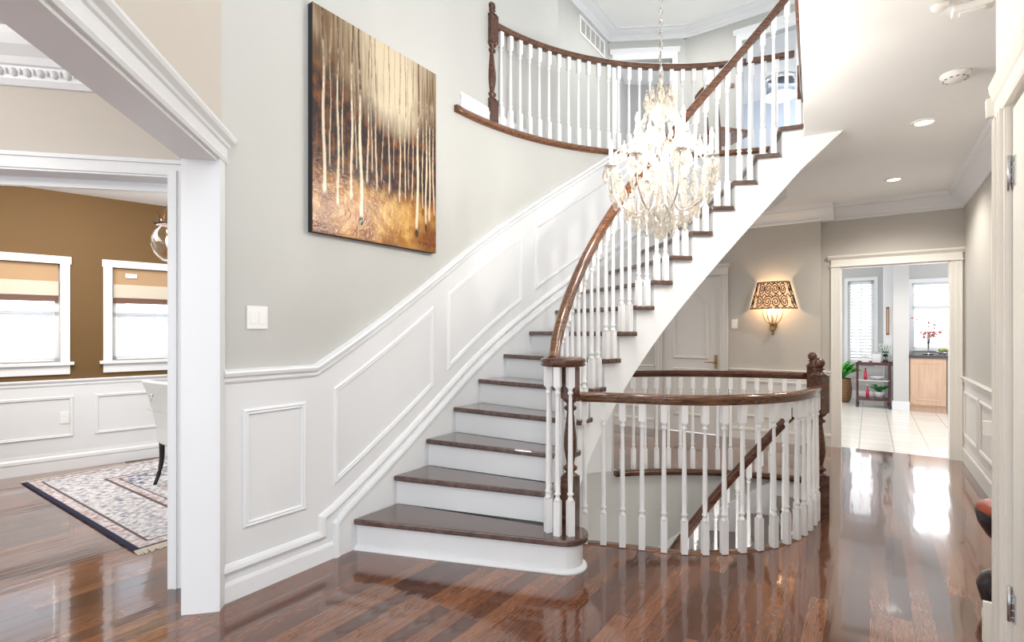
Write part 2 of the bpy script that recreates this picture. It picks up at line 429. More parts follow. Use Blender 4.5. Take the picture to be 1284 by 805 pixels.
# rooms behind the upper doorways
mb = MB(); mb.wbox(wmap((1.1, 8.5), (1, 0), (0, -1)), -.3, 2.1, SLAB_HI, 5.42, -.1, 0); mb.struct('wall_upper_closet', M['wall_kitchen'])
mb = MB(); mb.wbox(wmap((3.2, 9.9), V, nU), -1.2, 4, SLAB_HI, 5.5, -.1, 0); mb.struct('wall_upper_bedroom', mat('pale_blue_paint', (.60, .65, .74), .6))
# diagonal wall over the living room opening
Wd2 = wmap(K, (-D[0], -D[1]), Dn)      # s towards the camera
mb = MB(); mb.wbox(Wd2, 0, 4.6, 2.18, 5.42, -.15, 0); mb.wbox(Wd2, 0, .072, 0, 2.18, -.15, 0)
mb.struct('wall_opening', M['wall_beige'])
# casing of the diagonal opening
mb = MB(); mb.wbox(Wd2, .066, .076, 0, 2.185, -.152, .004); mb.wbox(Wd2, .066, 4.6, 2.168, 2.182, -.152, .004)
mb.wbox(Wd2, .0, .075, 0, 2.2, 0, .016)
mb.ribbon(Wd2, [(-.03, 2.182), (4.6, 2.182)], [(0, 0), (0, .02), (.014, .028), (.026, .02), (.075, .02), (.08, .03), (.092, .034), (.105, .055), (.118, .062), (.13, .062), (.13, 0)])
mb.struct('trim_3', M['trim'])
# passage wall with doorway to the dining room
wall_open(Wp, -.1, 3.4, 0, 2.8, .12, [(.055, 1.6, 0, 2.165)], 'wall_passage', M['wall_beige'])
mb = MB()
mb.wbox(Wp, -.02, .06, 0, 2.165, 0, .02); mb.wbox(Wp, -.02, 1.7, 2.165, 2.225, 0, .02); mb.wbox(Wp, -.03, 1.7, 2.222, 2.242, 0, .032)
mb.wbox(Wp, .015, .03, 0, 2.19, .0, .028)
mb.wbox(Wp, .05, .058, 0, 2.165, -.13, .01); mb.wbox(Wp, .05, 1.6, 2.155, 2.166, -.13, .01)
mb.wbox(Wp, .03, .10, 0, 2.165, -.145, -.12); mb.wbox(Wp, .03, 1.6, 2.11, 2.2, -.15, -.12)
mb.struct('trim_4', M['trim'])
# passage crown with egg and dart
mb = MB()
mb.ribbon(Wp, [(-.1, 2.57), (3.4, 2.57)][::1], [(0, 0), (0, .02), (.025, .035), (.03, .03), (.085, .045), (.09, .06), (.12, .075), (.16, .12), (.20, .14), (.23, .15), (.23, 0)])
mb.struct('trim_5', M['trim'])
mb = MB()
for i in range(38):
    s = -.02 + i * .058
    p = Wp(s, 2.628, .04); mb.sphere(p, .017, 8, 1.35)
    q = Wp(s + .029, 2.628, .045); mb.sphere(q, .006, 6, 3.2)
mb.struct('trim_6', M['trim'])
MB().prism([(-6, -1), (-1.3, -1), (-1.66, 2.62), (-6, 1.8)], 2.8, 2.86).struct('ceiling', M['ceil'])
# dining room ceiling, walls
MB().prism([(-6.4, 1.95), (-1.75, 2.86), (-1.0, 3.6), (-.2, 5.2), (-1.5, 8.2), (-2.2, 7.4), (-6.6, 3.2)], 2.70, 2.78).struct('ceiling', M['ceil'])
win = [(-.44, .40, 1.04, 2.0), (.80, 1.62, 1.04, 2.0)]
wall_open(Wd, -2.0, 3.6, 0, 2.72, .14, win, 'wall_dining', M['brown'])
mb = MB(); mb.wbox(Wd, -2.0, 3.6, 0, .84, 0, .008); mb.struct('trim_7', M['panelwhite'])
RAILP = [(0, 0), (0, .014), (.012, .018), (.03, .016), (.038, .03), (.052, .036), (.06, .03), (.06, 0)]
BASEP = [(0, 0), (0, .02), (.10, .018), (.108, .024), (.135, .022), (.15, .012), (.18, .010), (.18, 0)]
PANP = [(0, 0), (.003, .008), (.010, .014), (.017, .010), (.024, .012), (.030, 0)]
def panel(mb, W, s0, s1, z0, z1): mb.ribbon(W, [(s0, z0), (s1, z0), (s1, z1), (s0, z1)], [(a, b + .002) for a, b in PANP], True)
mb = MB(); mb.ribbon(Wd, [(-2, .82), (3.6, .82)], RAILP); mb.ribbon(Wd, [(-2, 0), (3.6, 0)], BASEP)
for a, b in ((-1.9, -.66), (-.55, .50), (.66, 1.72), (1.85, 2.9)): panel(mb, lambda s, z, o: Wd(s, z, o + .008), a, b, .32, .72)
mb.struct('trim_8', M['trim'])

# hall walls
wall_open(Wk, -.1, 1.36, 0, 2.8, .12, [(.11, 1.09, 0, 2.09)], 'wall_kitchen', M['wall_hall'])
wall_open(Ws, 0, 4.2, 0, 2.8, .12, [(1.113, 1.86, 0, 2.07)], 'wall_back', M['wall_hall'])
mb = MB(); mb.wbox(Wr, -.0, 4.1, 0, 2.8, -.12, 0); mb.struct('wall_right', M['wall_hall'])
mb = MB(); mb.wbox(Wr, -.0, 4.1, 0, .82, 0, .008); mb.wbox(Wk, .0, .03, 0, .82, 0, .008); mb.wbox(Wk, 1.17, 1.277, 0, .82, 0, .008); mb.wbox(Ws, 0, 1.0, 0, .82, 0, .008); mb.wbox(Ws, 1.96, 4.2, 0, .82, 0, .008)
mb.struct('trim_9', M['hallpanel'])
CROWN = [(0, 0), (0, .015), (.02, .03), (.03, .025), (.06, .04), (.11, .085), (.125, .11), (.135, .11), (.14, .13), (.17, .14), (.17, 0)]
mb = MB()
mb.ribbon(Wr, [(0, .82), (4.1, .82)], RAILP); mb.ribbon(Wr, [(0, 0), (4.1, 0)], BASEP)
mb.ribbon(Wk, [(1.18, .82), (1.277, .82)], RAILP); mb.ribbon(Wk, [(1.18, 0), (1.277, 0)], BASEP)
mb.ribbon(Ws, [(-.02, .82), (.995, .82)], RAILP); mb.ribbon(Ws, [(-.02, 0), (.995, 0)], BASEP)
mb.ribbon(Ws, [(1.975, .82), (4.2, .82)], RAILP); mb.ribbon(Ws, [(1.975, 0), (4.2, 0)], BASEP)
for a, b in ((.12, .9), (1.0, 1.8), (1.9, 2.7), (2.8, 3.6)): panel(mb, lambda s, z, o: Wr(s, z, o + .008), a, b, .28, .74)
for a, b in ((.1, .88), (2.08, 3.0), (3.1, 4.0)): panel(mb, lambda s, z, o: Ws(s, z, o + .008), a, b, .28, .74)
mb.struct('trim_10', M['hallpanel'])
mb = MB()
mb.ribbon(Wr, [(-.1, 2.63), (4.1, 2.63)], CROWN); mb.ribbon(Wk, [(-.1, 2.63), (1.36, 2.63)], CROWN); mb.ribbon(Ws, [(-.13, 2.63), (4.2, 2.63)], CROWN)
mb.wbox(Ws, -.005, .0, 2.63, 2.8, -.1, 0)
mb.struct('trim_11', M['trim'])
def casing(W, s0, s1, zt, w, m, name, head=.12, z0=0, crown=True, t=.022):
    mb = MB()
    for a, b in ((s0 - w, s0), (s1, s1 + w)):
        mb.wbox(W, a, b, z0, zt, 0, t * .7)
        mb.wbox(W, a, a + .018, z0, zt, 0, t); mb.wbox(W, b - .018, b, z0, zt, 0, t); mb.wbox(W, a + .034, b - .034, z0, zt, 0, t * .95)
    mb.wbox(W, s0 - w, s1 + w, zt, zt + head, 0, t)
    mb.wbox(W, s0 - w - .008, s1 + w + .008, zt, zt + .014, 0, t + .010)
    if crown: mb.ribbon(W, [(s0 - w - .03, zt + head - .03), (s1 + w + .03, zt + head - .03)], [(0, 0), (0, t), (.012, t + .01), (.03, t + .03), (.05, t + .035), (.05, 0)])
    # jamb lining through the wall
    mb.wbox(W, s0 - .002, s0 + .01, z0, zt, -.13, .004); mb.wbox(W, s1 - .01, s1 + .002, z0, zt, -.13, .004); mb.wbox(W, s0, s1, zt - .01, zt + .002, -.13, .004)
    return mb.struct(name, m)
casing(Wk, .11, 1.09, 2.09, .092, M['cream'], 'trim_12', .11)
casing(Ws, 1.113, 1.86, 2.07, .10, M['hallpanel'], 'trim_13', .12)

# closed hall door with arched panels
def door_hall():
    mb = MB(); mb.wbox(Ws, 1.118, 1.855, .01, 2.06, -.05, -.012); mb.struct('door_1', M['hallpanel'])
    d = bpy.data.objects['door_1']
    mb = MB(); W = lambda s, z, o: Ws(s, z, o - .012)
    s0, s1 = 1.26, 1.72
    arc = [(s0, .98), (s1, .98), (s1, 1.72)] + [(s1 - (s1 - s0) * i / 12, 1.72 + .14 * sin(pi * i / 12) ** 1.0) for i in range(1, 12)] + [(s0, 1.72)]
    mb.ribbon(W, arc, [(a * 1.3, b * 1.2) for a, b in PANP], True)
    mb.ribbon(W, [(s0, .22), (s1, .22), (s1, .86), (s0, .86)], [(a * 1.3, b * 1.2) for a, b in PANP], True)
    mb.build('door_panel', M['hallpanel'], d)
    mb = MB(); mb.wbox(Ws, 1.15, 1.185, .86, 1.04, -.012, -.002)
    p = Ws(1.167, .94, -.002); q = Ws(1.167, .94, .05); r = Ws(1.30, .945, .05)
    mb.tube([p, q], .009, 8); mb.tube([q, Ws(1.2, .945, .055), r], [.010, .009, .006], 8)
    mb.build('door_handle', M['brass'], d, label='brass lever handle')
door_hall()
# room visible through? closed. near right wall with the front door casing
mb = MB(); mb.wbox(Wq, 0, .27, 0, 2.8, -.37, 0); mb.wbox(Wq, .27, 1.25, 2.22, 3.08, -.2, 0); mb.wbox(Wq, 1.25, 2.7, 0, 3.08, -.2, 0); mb.struct('wall_entrance', M['cream'])
mb = MB()
mb.wbox(Wq, .09, .27, 0, 2.22, 0, .016); 
for a in (.10, .135, .20, .235): mb.wbox(Wq, a, a + .014, 0, 2.22, .0, .028)
mb.wbox(Wq, .26, .275, 0, 2.22, -.05, .01)
mb.ribbon(Wq, [(.09, 2.215), (1.3, 2.215)], [(0, 0), (0, .02), (.012, .024), (.024, .018), (.08, .018), (.09, .024), (.12, .034), (.15, .038), (.15, 0)])
mb.struct('trim_14', M['cream'])
# rail and base on the hidden face of the entrance wall end (seen in profile)
Wqh = wmap(Q, V, U)
mb = MB(); mb.ribbon(Wqh, [(-.04, .90), (.36, .90)], RAILP); mb.ribbon(Wqh, [(-.04, 0), (.36, 0)], [(a, b * 1.8) for a, b in BASEP])
mb.ribbon(Wqh, [(-.03, 2.27), (.36, 2.27)], [(0, 0), (0, .018), (.02, .02), (.05, .032), (.08, .036), (.08, 0)])
mb.struct('trim_15', M['cream'])
mb = MB(); mb.wbox(Wq, .282, 1.2, .01, 2.2, -.05, -.006); d2 = mb.struct('door_2', M['cream'])
mb = MB()
for zz in (.25, 1.90):
    mb = MB(); mb.wbox(Wq, .285, .335, zz, zz + .11, -.006, -.002)
    mb.tube([Wq(.280, zz - .012, .004), Wq(.280, zz + .122, .004)], .007, 8)
    for k in range(4): mb.sphere(Wq(.31, zz + .015 + k * .027, 0), .004, 6)
    mb.build('hinge', M['steel'], d2)

# ------------------------------------------------------------------ upper floor slab = hall ceiling
G1 = Wl(3.35, 0, 0); G2 = Wv(2.4, 0, 0)
E1 = (2.154, 3.786); E2 = (1.10, 1.99)
T = pol(145.2, RO)
slab = [pol(144.6, RO + .03), G1[:2], (G1[0] - .27, G1[1] + .19), (VW[0] - .05, VW[1] + .05), (2.6, 12.4), (5.2, 13.0), (9.2, 9.2), (3.5, .5), (1.65, 1.85), E2, E1, pol(64.7, RI), pol(64.7, RO + .03)] + \
       [pol(t, RO + .03) for t in [66 + i * 3.1 for i in range(26)] if t < 144]
filled([slab], SLAB_LO, SLAB_HI, 'ceiling', M['ceil'])
# upper ceiling with crown
CE = [(-2.2, -2.4), (5.8, -2.4), (8, 10.5), (0, 10.5), (-2.2, 4)]
MB().prism(CE, 5.42, 5.5).struct('ceiling', M['ceil'])
UC = [(0, 0), (0, .02), (.015, .035), (.03, .03), (.05, .07), (.06, .12), (.068, .15), (.075, .15), (.078, .20), (.09, .20), (.09, 0)]
mb = MB(); mb.ribbon(Wl, [(-.4, 5.33), (3.4, 5.33)], UC); mb.ribbon(Wv, [(-.15, 5.33), (2.4, 5.33)], UC); mb.ribbon(Wb, [(-.1, 5.33), (L + .1, 5.33)], UC); mb.ribbon(Wu, [(-.1, 5.33), (3.2, 5.33)], UC)
mb.ribbon(Wd2, [(0, 5.33), (4.6, 5.33)], UC)
mb.struct('trim_16', M['trim'])
def casing_u(W, a, b, name):
    mb = MB(); w = .07
    mb.wbox(W, a - w, a, SLAB_HI, 5.07, 0, .02); mb.wbox(W, b, b + w, SLAB_HI, 5.07, 0, .02)
    mb.wbox(W, a - w, b + w, 5.07, 5.17, 0, .02)
    mb.ribbon(W, [(a - w - .03, 5.15), (b + w + .03, 5.15)], [(0, 0), (0, .02), (.02, .03), (.045, .05), (.06, .05), (.06, 0)])
    mb.struct(name, M['trim'])
casing_u(Wb, .12, .86, 'trim_17'); casing_u(Wu, .72, 1.55, 'trim_18')
# baseboards upstairs
mb = MB(); bp3 = [(a * .8, b) for a, b in BASEP]
mb.ribbon(Wl, [(1.80, SLAB_HI), (3.35, SLAB_HI)], bp3); mb.ribbon(Wv, [(0, SLAB_HI), (2.4, SLAB_HI)], bp3); mb.ribbon(Wu, [(0, SLAB_HI), (.65, SLAB_HI)], bp3)
mb.struct('baseboard_upper', M['trim'])
# return-air grille
v = thing('wall_vent', 'white rectangular air grille high on the wall left of the upstairs crown moulding', 'vent', Wv(.50, 5.165, 0))
mb = MB(); mb.ribbon(Wv, [(.13, 5.05), (.87, 5.05), (.87, 5.28), (.13, 5.28)], [(0, 0), (0, .012), (.025, .012), (.028, 0)], True)
mb.v = [local(v, q) for q in mb.v]; mb.build('frame', M['plastic'], v)
mb = MB()
for i in range(5):
    a = .16 + i * .14
    for k in range(9): mb.wbox(Wv, a, a + .115, 5.085 + k * .019, 5.0885 + k * .019, .001, .009)
    mb.wbox(Wv, a + .115, a + .135, 5.08, 5.25, .001, .01)
mb.v = [local(v, q) for q in mb.v]; mb.build('slats', M['plastic'], v)
mb = MB(); mb.wbox(Wv, .15, .85, 5.07, 5.26, .0005, .002); mb.v = [local(v, q) for q in mb.v]; mb.build('duct_opening', mat('duct_grey', (.18, .17, .16), .8), v)

# slab edge: nosing board and fascia along the landing edge and the balcony
mb = MB(); e0 = Vector((*pol(64.7, RI), 0)); e1 = Vector((*E1, 0)); e2 = Vector((*E2, 0))
mb.tube([(E1[0], E1[1], SLAB_HI - .005), (E2[0], E2[1], SLAB_HI - .005)], 0, prof=[(-.035, -.02), (.022, -.02), (.028, .0), (.022, .022), (-.035, .022)])
mb.struct('trim_19', M['dark'])
mb = MB(); mb.tube([pol(t, RO - .0, SLAB_HI - .012) for t in [145.6 - i * 2.02 for i in range(41)]], 0, prof=[(-.05, -.025), (.028, -.025), (.038, -.01), (.038, .012), (.03, .025), (-.05, .025)])
mb.struct('trim_20', M['nosing'])

# ------------------------------------------------------------------ stair wall wainscot
def curve_path(s0, s1, zf, n=40): return [(s0 + (s1 - s0) * i / n, zf(s0 + (s1 - s0) * i / n)) for i in range(n + 1)]
snos = lambda s: nosz(th_of(s))
s_end = s_of(66)
def bisect_s(f, a, b):
    for _ in range(40):
        m_ = (a + b) / 2
        if f(m_) > 0: b = m_
        else: a = m_
    return a
sk = bisect_s(lambda s: snos(s) + 1.09 - 1.15, 0, 1.5)
# white wainscot skin, from floor up to the rail
mb = MB(); n = 90; ss = [s_end * i / n for i in range(n + 1)]
vs = []; fs = []
for s in ss:
    zr = max(1.13, snos(s) + 1.07); zr = min(zr, SLAB_HI - .03) if s > 1.75 else zr
    lo = 0 if s < s_of(104) else max(0, snos(s) - .3)
    vs += [Wstair(s, lo, .006), Wstair(s, zr, .006)]
for i in range(n): fs.append((2 * i, 2 * i + 1, 2 * i + 3, 2 * i + 2))
mb.add(vs, fs); mb.build('x', M['panelwhite']); o = bpy.data.objects['x']; o.name = 'trim_21'; o['kind'] = 'structure'
s_r = s_of(92)
RP = [(0, 0), (0, .014), (.010, .020), (.026, .018), (.034, .036), (.05, .042), (.06, .036), (.068, 0)]
mb = MB(); mb.ribbon(Wstair, [(0, 1.09), (sk, 1.09)] + curve_path(sk + .03, s_r, lambda s: snos(s) + 1.03), RP)
# skirt / base cap
sj = .60
zs = lambda s: snos(s) + .20
cap = [(0, .14), (sj - .015, .14), (sj - .015, zs(sj) - .05)] + curve_path(sj + .05, s_r + .5, lambda s: zs(s) - .05)
mb.ribbon(Wstair, cap, [(0, 0), (0, .018), (.012, .026), (.03, .022), (.045, .014), (.05, 0)])
mb.ribbon(Wstair, [(0, .02), (sj + .04, .02)], [(-.02, 0), (-.02, .02), (.06, .018), (.075, .012), (.08, 0)])
cap2 = [(sj + .055, .0), (sj + .055, zs(sj) - .10)] + curve_path(sj + .13, s_r + .5, lambda s: zs(s) - .11)
mb.ribbon(Wstair, cap2, [(-.02, 0), (-.02, .03), (.0, .034), (.015, .03), (.022, 0)])
PB = [(a * 1.1, b + .006) for a, b in PANP]
mb.ribbon(Wstair, [(.10, .34), (.46, .34), (.46, .95), (.10, .95)], PB, True)
def slanted(s0, s1, lo=.31, hi=.89):
    n = 10; bot = [(s0 + (s1 - s0) * i / n, snos(s0 + (s1 - s0) * i / n) + lo) for i in range(n + 1)]
    top = [(s1 - (s1 - s0) * i / n, snos(s1 - (s1 - s0) * i / n) + hi) for i in range(n + 1)]
    mb.ribbon(Wstair, bot + top, PB, True)
slanted(.64, 1.50); slanted(1.65, 2.51); slanted(2.65, 3.6); slanted(3.72, 4.3)
mb.struct('trim_22', M['trim'])
# solid white skirt board behind treads
mb = MB(); vs = []; fs = []; n = 60
for i in range(n + 1):
    s = sj + .06 + (s_end - sj - .06) * i / n
    vs += [Wstair(s, max(0, snos(s) - .45), .006), Wstair(s, snos(s) + .1, .006), Wstair(s, snos(s) + .1, .022), Wstair(s, max(0, snos(s) - .45), .022)]
for i in range(n):
    a = 4 * i; b = a + 4
    for j in range(4): fs.append((a + j, a + (j + 1) % 4, b + (j + 1) % 4, b + j))
fs += [(0, 3, 2, 1), (4 * n, 4 * n + 1, 4 * n + 2, 4 * n + 3)]
mb.add(vs, fs); mb.struct('trim_23', M['panelwhite'])

# ------------------------------------------------------------------ baluster and newel shapes
def baluster_mesh(h, name='baluster', top=.13, bot=.21, w=.038):
    mb = MB(); c = w / 2
    mb.box(-c, c, -c, c, 0, bot - .015); mb.box(-c, c, -c, c, h - top + .01, h)
    a, b = bot - .015, h - top + .01
    pr = [(c * 1.15, a - .001), (c * .9, a + .012), (c * .62, a + .022), (c * .62, a + .028), (c * .95, a + .036), (c * .95, a + .044), (c * .70, a + .052),
          (c * .80, a + .12), (c * .72, a + (b - a) * .5), (c * .52, b - .06), (c * .50, b - .045), (c * .85, b - .038), (c * .85, b - .03), (c * .55, b - .022), (c * .7, b - .012), (c * 1.15, b + .001)]
    mb.lathe(pr, n=10)
    return mb.mesh(name, M['trim_gloss'])
BM_guard = baluster_mesh(.92)
BM_balc = baluster_mesh(.86)
BM_cache = {}
def bal(h):
    k = round(h, 2)
    if k not in BM_cache: BM_cache[k] = baluster_mesh(k)
    return BM_cache[k]
def newel_mesh(h, w=.09, cap='ball', lowblk=.30, topblk=.30, attach=.92):
    """dark newel: bottom block, turned shaft, top block and ball"""
    c = w / 2; mb = MB()
    mb.box(-c, c, -c, c, 0, lowblk)
    tb0, tb1 = attach - topblk * .55, attach + topblk * .35
    if cap == 'none': tb0, tb1 = h - .2, h
    mb.box(-c, c, -c, c, tb0, tb1)
    a, b = lowblk, tb0
    pr = [(c * 1.2, a - .002), (c * .95, a + .012), (c * .6, a + .02), (c * .6, a + .03), (c * .95, a + .04), (c * .98, a + .055), (c * .6, a + .066), (c * .55, a + .08),
          (c * .78, a + .13), (c * .92, a + (b - a) * .38), (c * .88, a + (b - a) * .5), (c * .6, b - .12), (c * .5, b - .09), (c * .5, b - .075), (c * .85, b - .066), (c * .9, b - .052), (c * .55, b - .042), (c * .55, b - .03), (c * .9, b - .018), (c * 1.2, b + .002)]
    mb.lathe(pr, n=20)
    if cap == 'ball':
        mb.lathe([(c * 1.25, tb1 - .001), (c * .9, tb1 + .016), (c * .55, tb1 + .03), (c * .5, tb1 + .04), (c * .85, tb1 + .048), (c * .5, tb1 + .058)], n=20)
        rr = c * .85; zc = tb1 + .058 + rr * .8
        mb.sphere((0, 0, zc), rr, 16)
    return mb.mesh('newel_post', M['dark'])
RAILPROF = [(-.030, -.022), (-.022, -.028), (.022, -.028), (.030, -.022), (.024, -.008), (.031, .006), (.027, .020), (.014, .030), (0, .033), (-.014, .030), (-.027, .020), (-.031, .006), (-.024, -.008)]

# ------------------------------------------------------------------ main staircase
SO = (0.3, 3.0, 0)
ST = thing('staircase', 'curved main staircase with dark wood treads, white risers and balusters, rising upstairs', 'staircase', SO)
def part(mb, name, m, parent=None, **k):
    par = parent or ST
    mb.v = [(q[0] - SO[0], q[1] - SO[1], q[2] - SO[2]) for q in mb.v]
    return mb.build(name, m, par, **k)
def arcp(t0, t1, r, n=4): return [pol(t0 + (t1 - t0) * i / n, r) for i in range(n + 1)]
def tang(t, d): return (-sin(radians(t)) * d, cos(radians(t)) * d)
def outer(t, inset=.024):
    p = pol(t, rout(t)); q = (C[0] - p[0], C[1] - p[1])
    if t > 145.2: return (p[0] + V[0] * inset, p[1] + V[1] * inset)
    l = hypot(*q); return (p[0] + q[0] / l * inset, p[1] + q[1] / l * inset)
bc = (.305, 2.968); br_ = .135
L1 = outer(TH1)
def bull(r, inset):
    """plan of the first step with its rounded end"""
    dv = Vector((bc[0] - L1[0], bc[1] - .135 - L1[1])).normalized(); nrm = Vector((-dv.y, dv.x))
    st = (L1[0] + nrm.x * inset, L1[1] + nrm.y * inset)
    a0 = atan2(-nrm.y, -nrm.x)
    pts = [st] + [(bc[0] + r * cos(a0 + pi * 1.05 * i / 14), bc[1] + r * sin(a0 + pi * 1.05 * i / 14)) for i in range(15)]
    pts += [pol(th(2) + 1, RI + .02), outer(th(2) - .8)]
    return pts
part(MB().prism(bull(br_, 0), R - .036, R), 'tread', M['tread'], bevel=.008)
mb = MB(); mb.prism(bull(br_ - .032, .032), 0, R - .034)
part(mb, 'riser', M['trim'])
mb = MB(); b1 = bull(br_ - .032, .032)[:-2]
vs = []; 
for (o_, z_) in ((.028, .0), (.022, .012), (.010, .020), (0, .024)):
    pp = bull(br_ - .032 + o_, .032 - o_)[:-2]; vs.append([(p[0], p[1], z_) for p in pp])
m_ = len(vs[0]); fl_ = [q for r_ in vs for q in r_]; fs = []
for j in range(3):
    for i in range(m_ - 1): fs.append((j * m_ + i, j * m_ + i + 1, (j + 1) * m_ + i + 1, (j + 1) * m_ + i))
mb.add(fl_, fs, True); mb.f.append(list(range(m_))); mb.sm.append(False)
part(mb, 'shoe_moulding', M['trim'])
for k in range(2, 16):
    t0, t1 = th(k), th(k + 1); z = k * R
    tb = t1 - .5
    inner = [pol(t0, RI - .035)] + [pol(t0 + (tb - t0) * i / 4, RI - .035) for i in range(1, 5)]
    poly = inner + [outer(tb), ] + [outer(tb + (t0 - tb) * i / 4) for i in range(1, 5)]
    part(MB().prism(poly, z - .036, z), 'tread', M['tread'] if k < 8 else M['nosing'] if False else M['tread'], bevel=.009)
for k in range(2, 17):
    t0 = th(k); d = tang(t0, -.032); z = k * R
    p, q = pol(t0, RI + .005), outer(t0, .02); d2_ = tang(t0, -.048)
    poly = [(p[0] + d[0], p[1] + d[1]), (q[0] + d[0], q[1] + d[1]), (q[0] + d2_[0], q[1] + d2_[1]), (p[0] + d2_[0], p[1] + d2_[1])]
    part(MB().prism(poly, z - R - (.002 if k > 1 else 0), z - .034), 'riser', M['trim'])
# landing nosing (top of the 16th riser)
t0 = th(16); poly = [pol(t0, RI - .03), pol(t0, RO - .02), pol(t0 - 3, RO - .02), pol(t0 - 3, RI - .03)]
part(MB().prism(poly, SLAB_HI - .034, SLAB_HI + .004), 'landing_nosing', M['nosing'], bevel=.008)
# inner and outer stringers and the plaster soffit
def zb(t): return max(0.0, zsof(t))
def stringer(r0, r1, name, t_end=54.0, t_lo=160.2):
    mb = MB()
    steps = []
    for k in range(2, 17):
        a, b = th(k) - 1.25, th(k + 1) - 1.25
        ztop = min(k * R - .034, SLAB_LO if k >= 16 else 9)
        if k == 16: b = t_end
        steps.append((a, b, k * R - .034 if k < 16 else SLAB_LO))
    for (a, b, zt) in steps:
        n = 4; vs = []; fs = []
        for i in range(n + 1):
            t = a + (b - a) * i / n; lo = min(zb(t), zt)
            vs += [pol(t, r0, lo), pol(t, r0, zt), pol(t, r1, zt), pol(t, r1, lo)]
        for i in range(n):
            c = 4 * i; d = c + 4
            for j in range(4): fs.append((c + j, c + (j + 1) % 4, d + (j + 1) % 4, d + j))
        fs += [(0, 3, 2, 1), (4 * n, 4 * n + 1, 4 * n + 2, 4 * n + 3)]
        mb.add(vs, fs)
    return part(mb, name, M['trim'])
stringer(RI - .0, RI + .035, 'stringer')
mb = MB(); vs = []; fs = []; n = 110; q = 6
for dz in (.006, .03):
    for i in range(n + 1):
        t = 155.7 - (155.7 - 54.0) * i / n
        for j in range(q + 1):
            r_ = RI + .01 + (rout(t) - .005 - RI - .01) * j / q
            vs.append(pol(t, r_, min(max(0, zsof(t)) + wsof(t) * j / q, SLAB_LO + .002) + dz))
h_ = (n + 1) * (q + 1)
for l_ in (0, h_):
    for i in range(n):
        for j in range(q):
            a = l_ + i * (q + 1) + j; fs.append((a, a + 1, a + q + 2, a + q + 1))
for i in range(n):
    for j in (0, q):
        a = i * (q + 1) + j; b = a + q + 1; fs.append((a, b, b + h_, a + h_))
mb.add(vs, fs, True); part(mb, 'soffit', M['ceil'])
# handrail with its volute ring
path = [pol(165.5 - i * 1.7, RI + .005 if i > 2 else RI, (1.175 + max(0, 0) if i == 0 else max(1.178, nosz(165.5 - i * 1.7) + .905))) for i in range(60)]
mb = MB(); mb.tube(path, 0, prof=RAILPROF); part(mb, 'handrail', M['rail'])
mb = MB(); rc = (.298, 3.0)
ring = [(rc[0] + .105 * cos(2 * pi * i / 32), rc[1] + .105 * sin(2 * pi * i / 32), 1.172) for i in range(32)]
mb.lathe([(.0001, -.026), (.12, -.026), (.132, -.02), (.126, -.006), (.134, .006), (.128, .018), (.11, .026), (.0001, .030)], rc[0], rc[1], 36, cz=1.172)
part(mb, 'volute_cap', M['dark'])
def put_bal(x, y, z0, z1, parent, rz=0):
    me = bal(z1 - z0); o = inst('baluster', me, parent, (x - parent.location[0], y - parent.location[1], z0 - parent.location[2]), rz); return o
for an in (200, 245, 290, 90, 140): put_bal(rc[0] + .095 * cos(radians(an)), rc[1] + .095 * sin(radians(an)), R, 1.15, ST, radians(an))
inst('newel_post', newel_mesh(.96, .085, 'none', .30, .2, .9), ST, (.345 - SO[0], 3.045 - SO[1], R), radians(-30))
for k in range(2, 16):
    for fr in (.25, .75):
        t = th(k) - 1.0 - fr * DTH * .92
        if k == 2 and fr < .5: t = th(k) - 2.2
        x, y = pol(t, RI + .012)
        put_bal(x, y, k * R, nosz(t) + .885, ST, radians(t))
# newel at the head of the flight
inst('newel_post', newel_mesh(1.05, .085, 'ball', .25), ST, (2.185 - SO[0], 3.85 - SO[1], SLAB_HI), radians(60))

# ------------------------------------------------------------------ front stairwell guard
GO = (N1[0], N1[1], 0)
FG = thing('stairwell_railing', 'bowed white baluster railing with brown handrail along the near edge of the stairwell opening', 'railing', GO)
gp = [(.375, 3.10, .955), (.40, 3.17, .945), (.43, 3.235, .935)] + [(p[0], p[1], .93) for p in front_curve[1:]] + [(N1[0] - .02, N1[1] - .02, .93)]
def smooth_path(P, n=3):
    out = []
    P = [Vector(p) for p in P]
    for i in range(len(P) - 1):
        a = P[max(0, i - 1)]; b = P[i]; c = P[i + 1]; d = P[min(len(P) - 1, i + 2)]
        for j in range(n):
            t = j / n
            out.append(.5 * ((2 * b) + (c - a) * t + (2 * a - 5 * b + 4 * c - d) * t * t + (3 * b - a - 3 * c + d) * t ** 3))
    out.append(P[-1]); return out
mb = MB(); mb.tube(smooth_path(gp), 0, prof=RAILPROF); mb.v = [local(FG, q) for q in mb.v]; mb.build('handrail', M['rail'], FG)
for i, p in enumerate(front_curve):
    a = front_curve[max(0, i - 1)]; b = front_curve[min(len(front_curve) - 1, i + 1)]
    put_bal(p[0], p[1], .004, .912, FG, atan2(b[1] - a[1], b[0] - a[0]))
nm = newel_mesh(1.18, .095, 'ball')
inst('newel_post', nm, FG, (0, 0, 0), radians(28))
# back guard
BG = thing('stairwell_railing', 'curved white baluster railing with brown handrail along the far edge of the stairwell opening', 'railing', (N2[0], N2[1], 0))
mb = MB(); mb.tube([pol(t, RO + .03, .93) for t in [61.5 + i * 2.15 for i in range(21)]], 0, prof=RAILPROF); mb.v = [local(BG, q) for q in mb.v]; mb.build('handrail', M['dark'], BG)
for i in range(15):
    t = 63.6 + i * 2.72; x, y = pol(t, RO + .03); put_bal(x, y, .0, .912, BG, radians(t))
inst('newel_post', nm, BG, (0, 0, 0), radians(61))

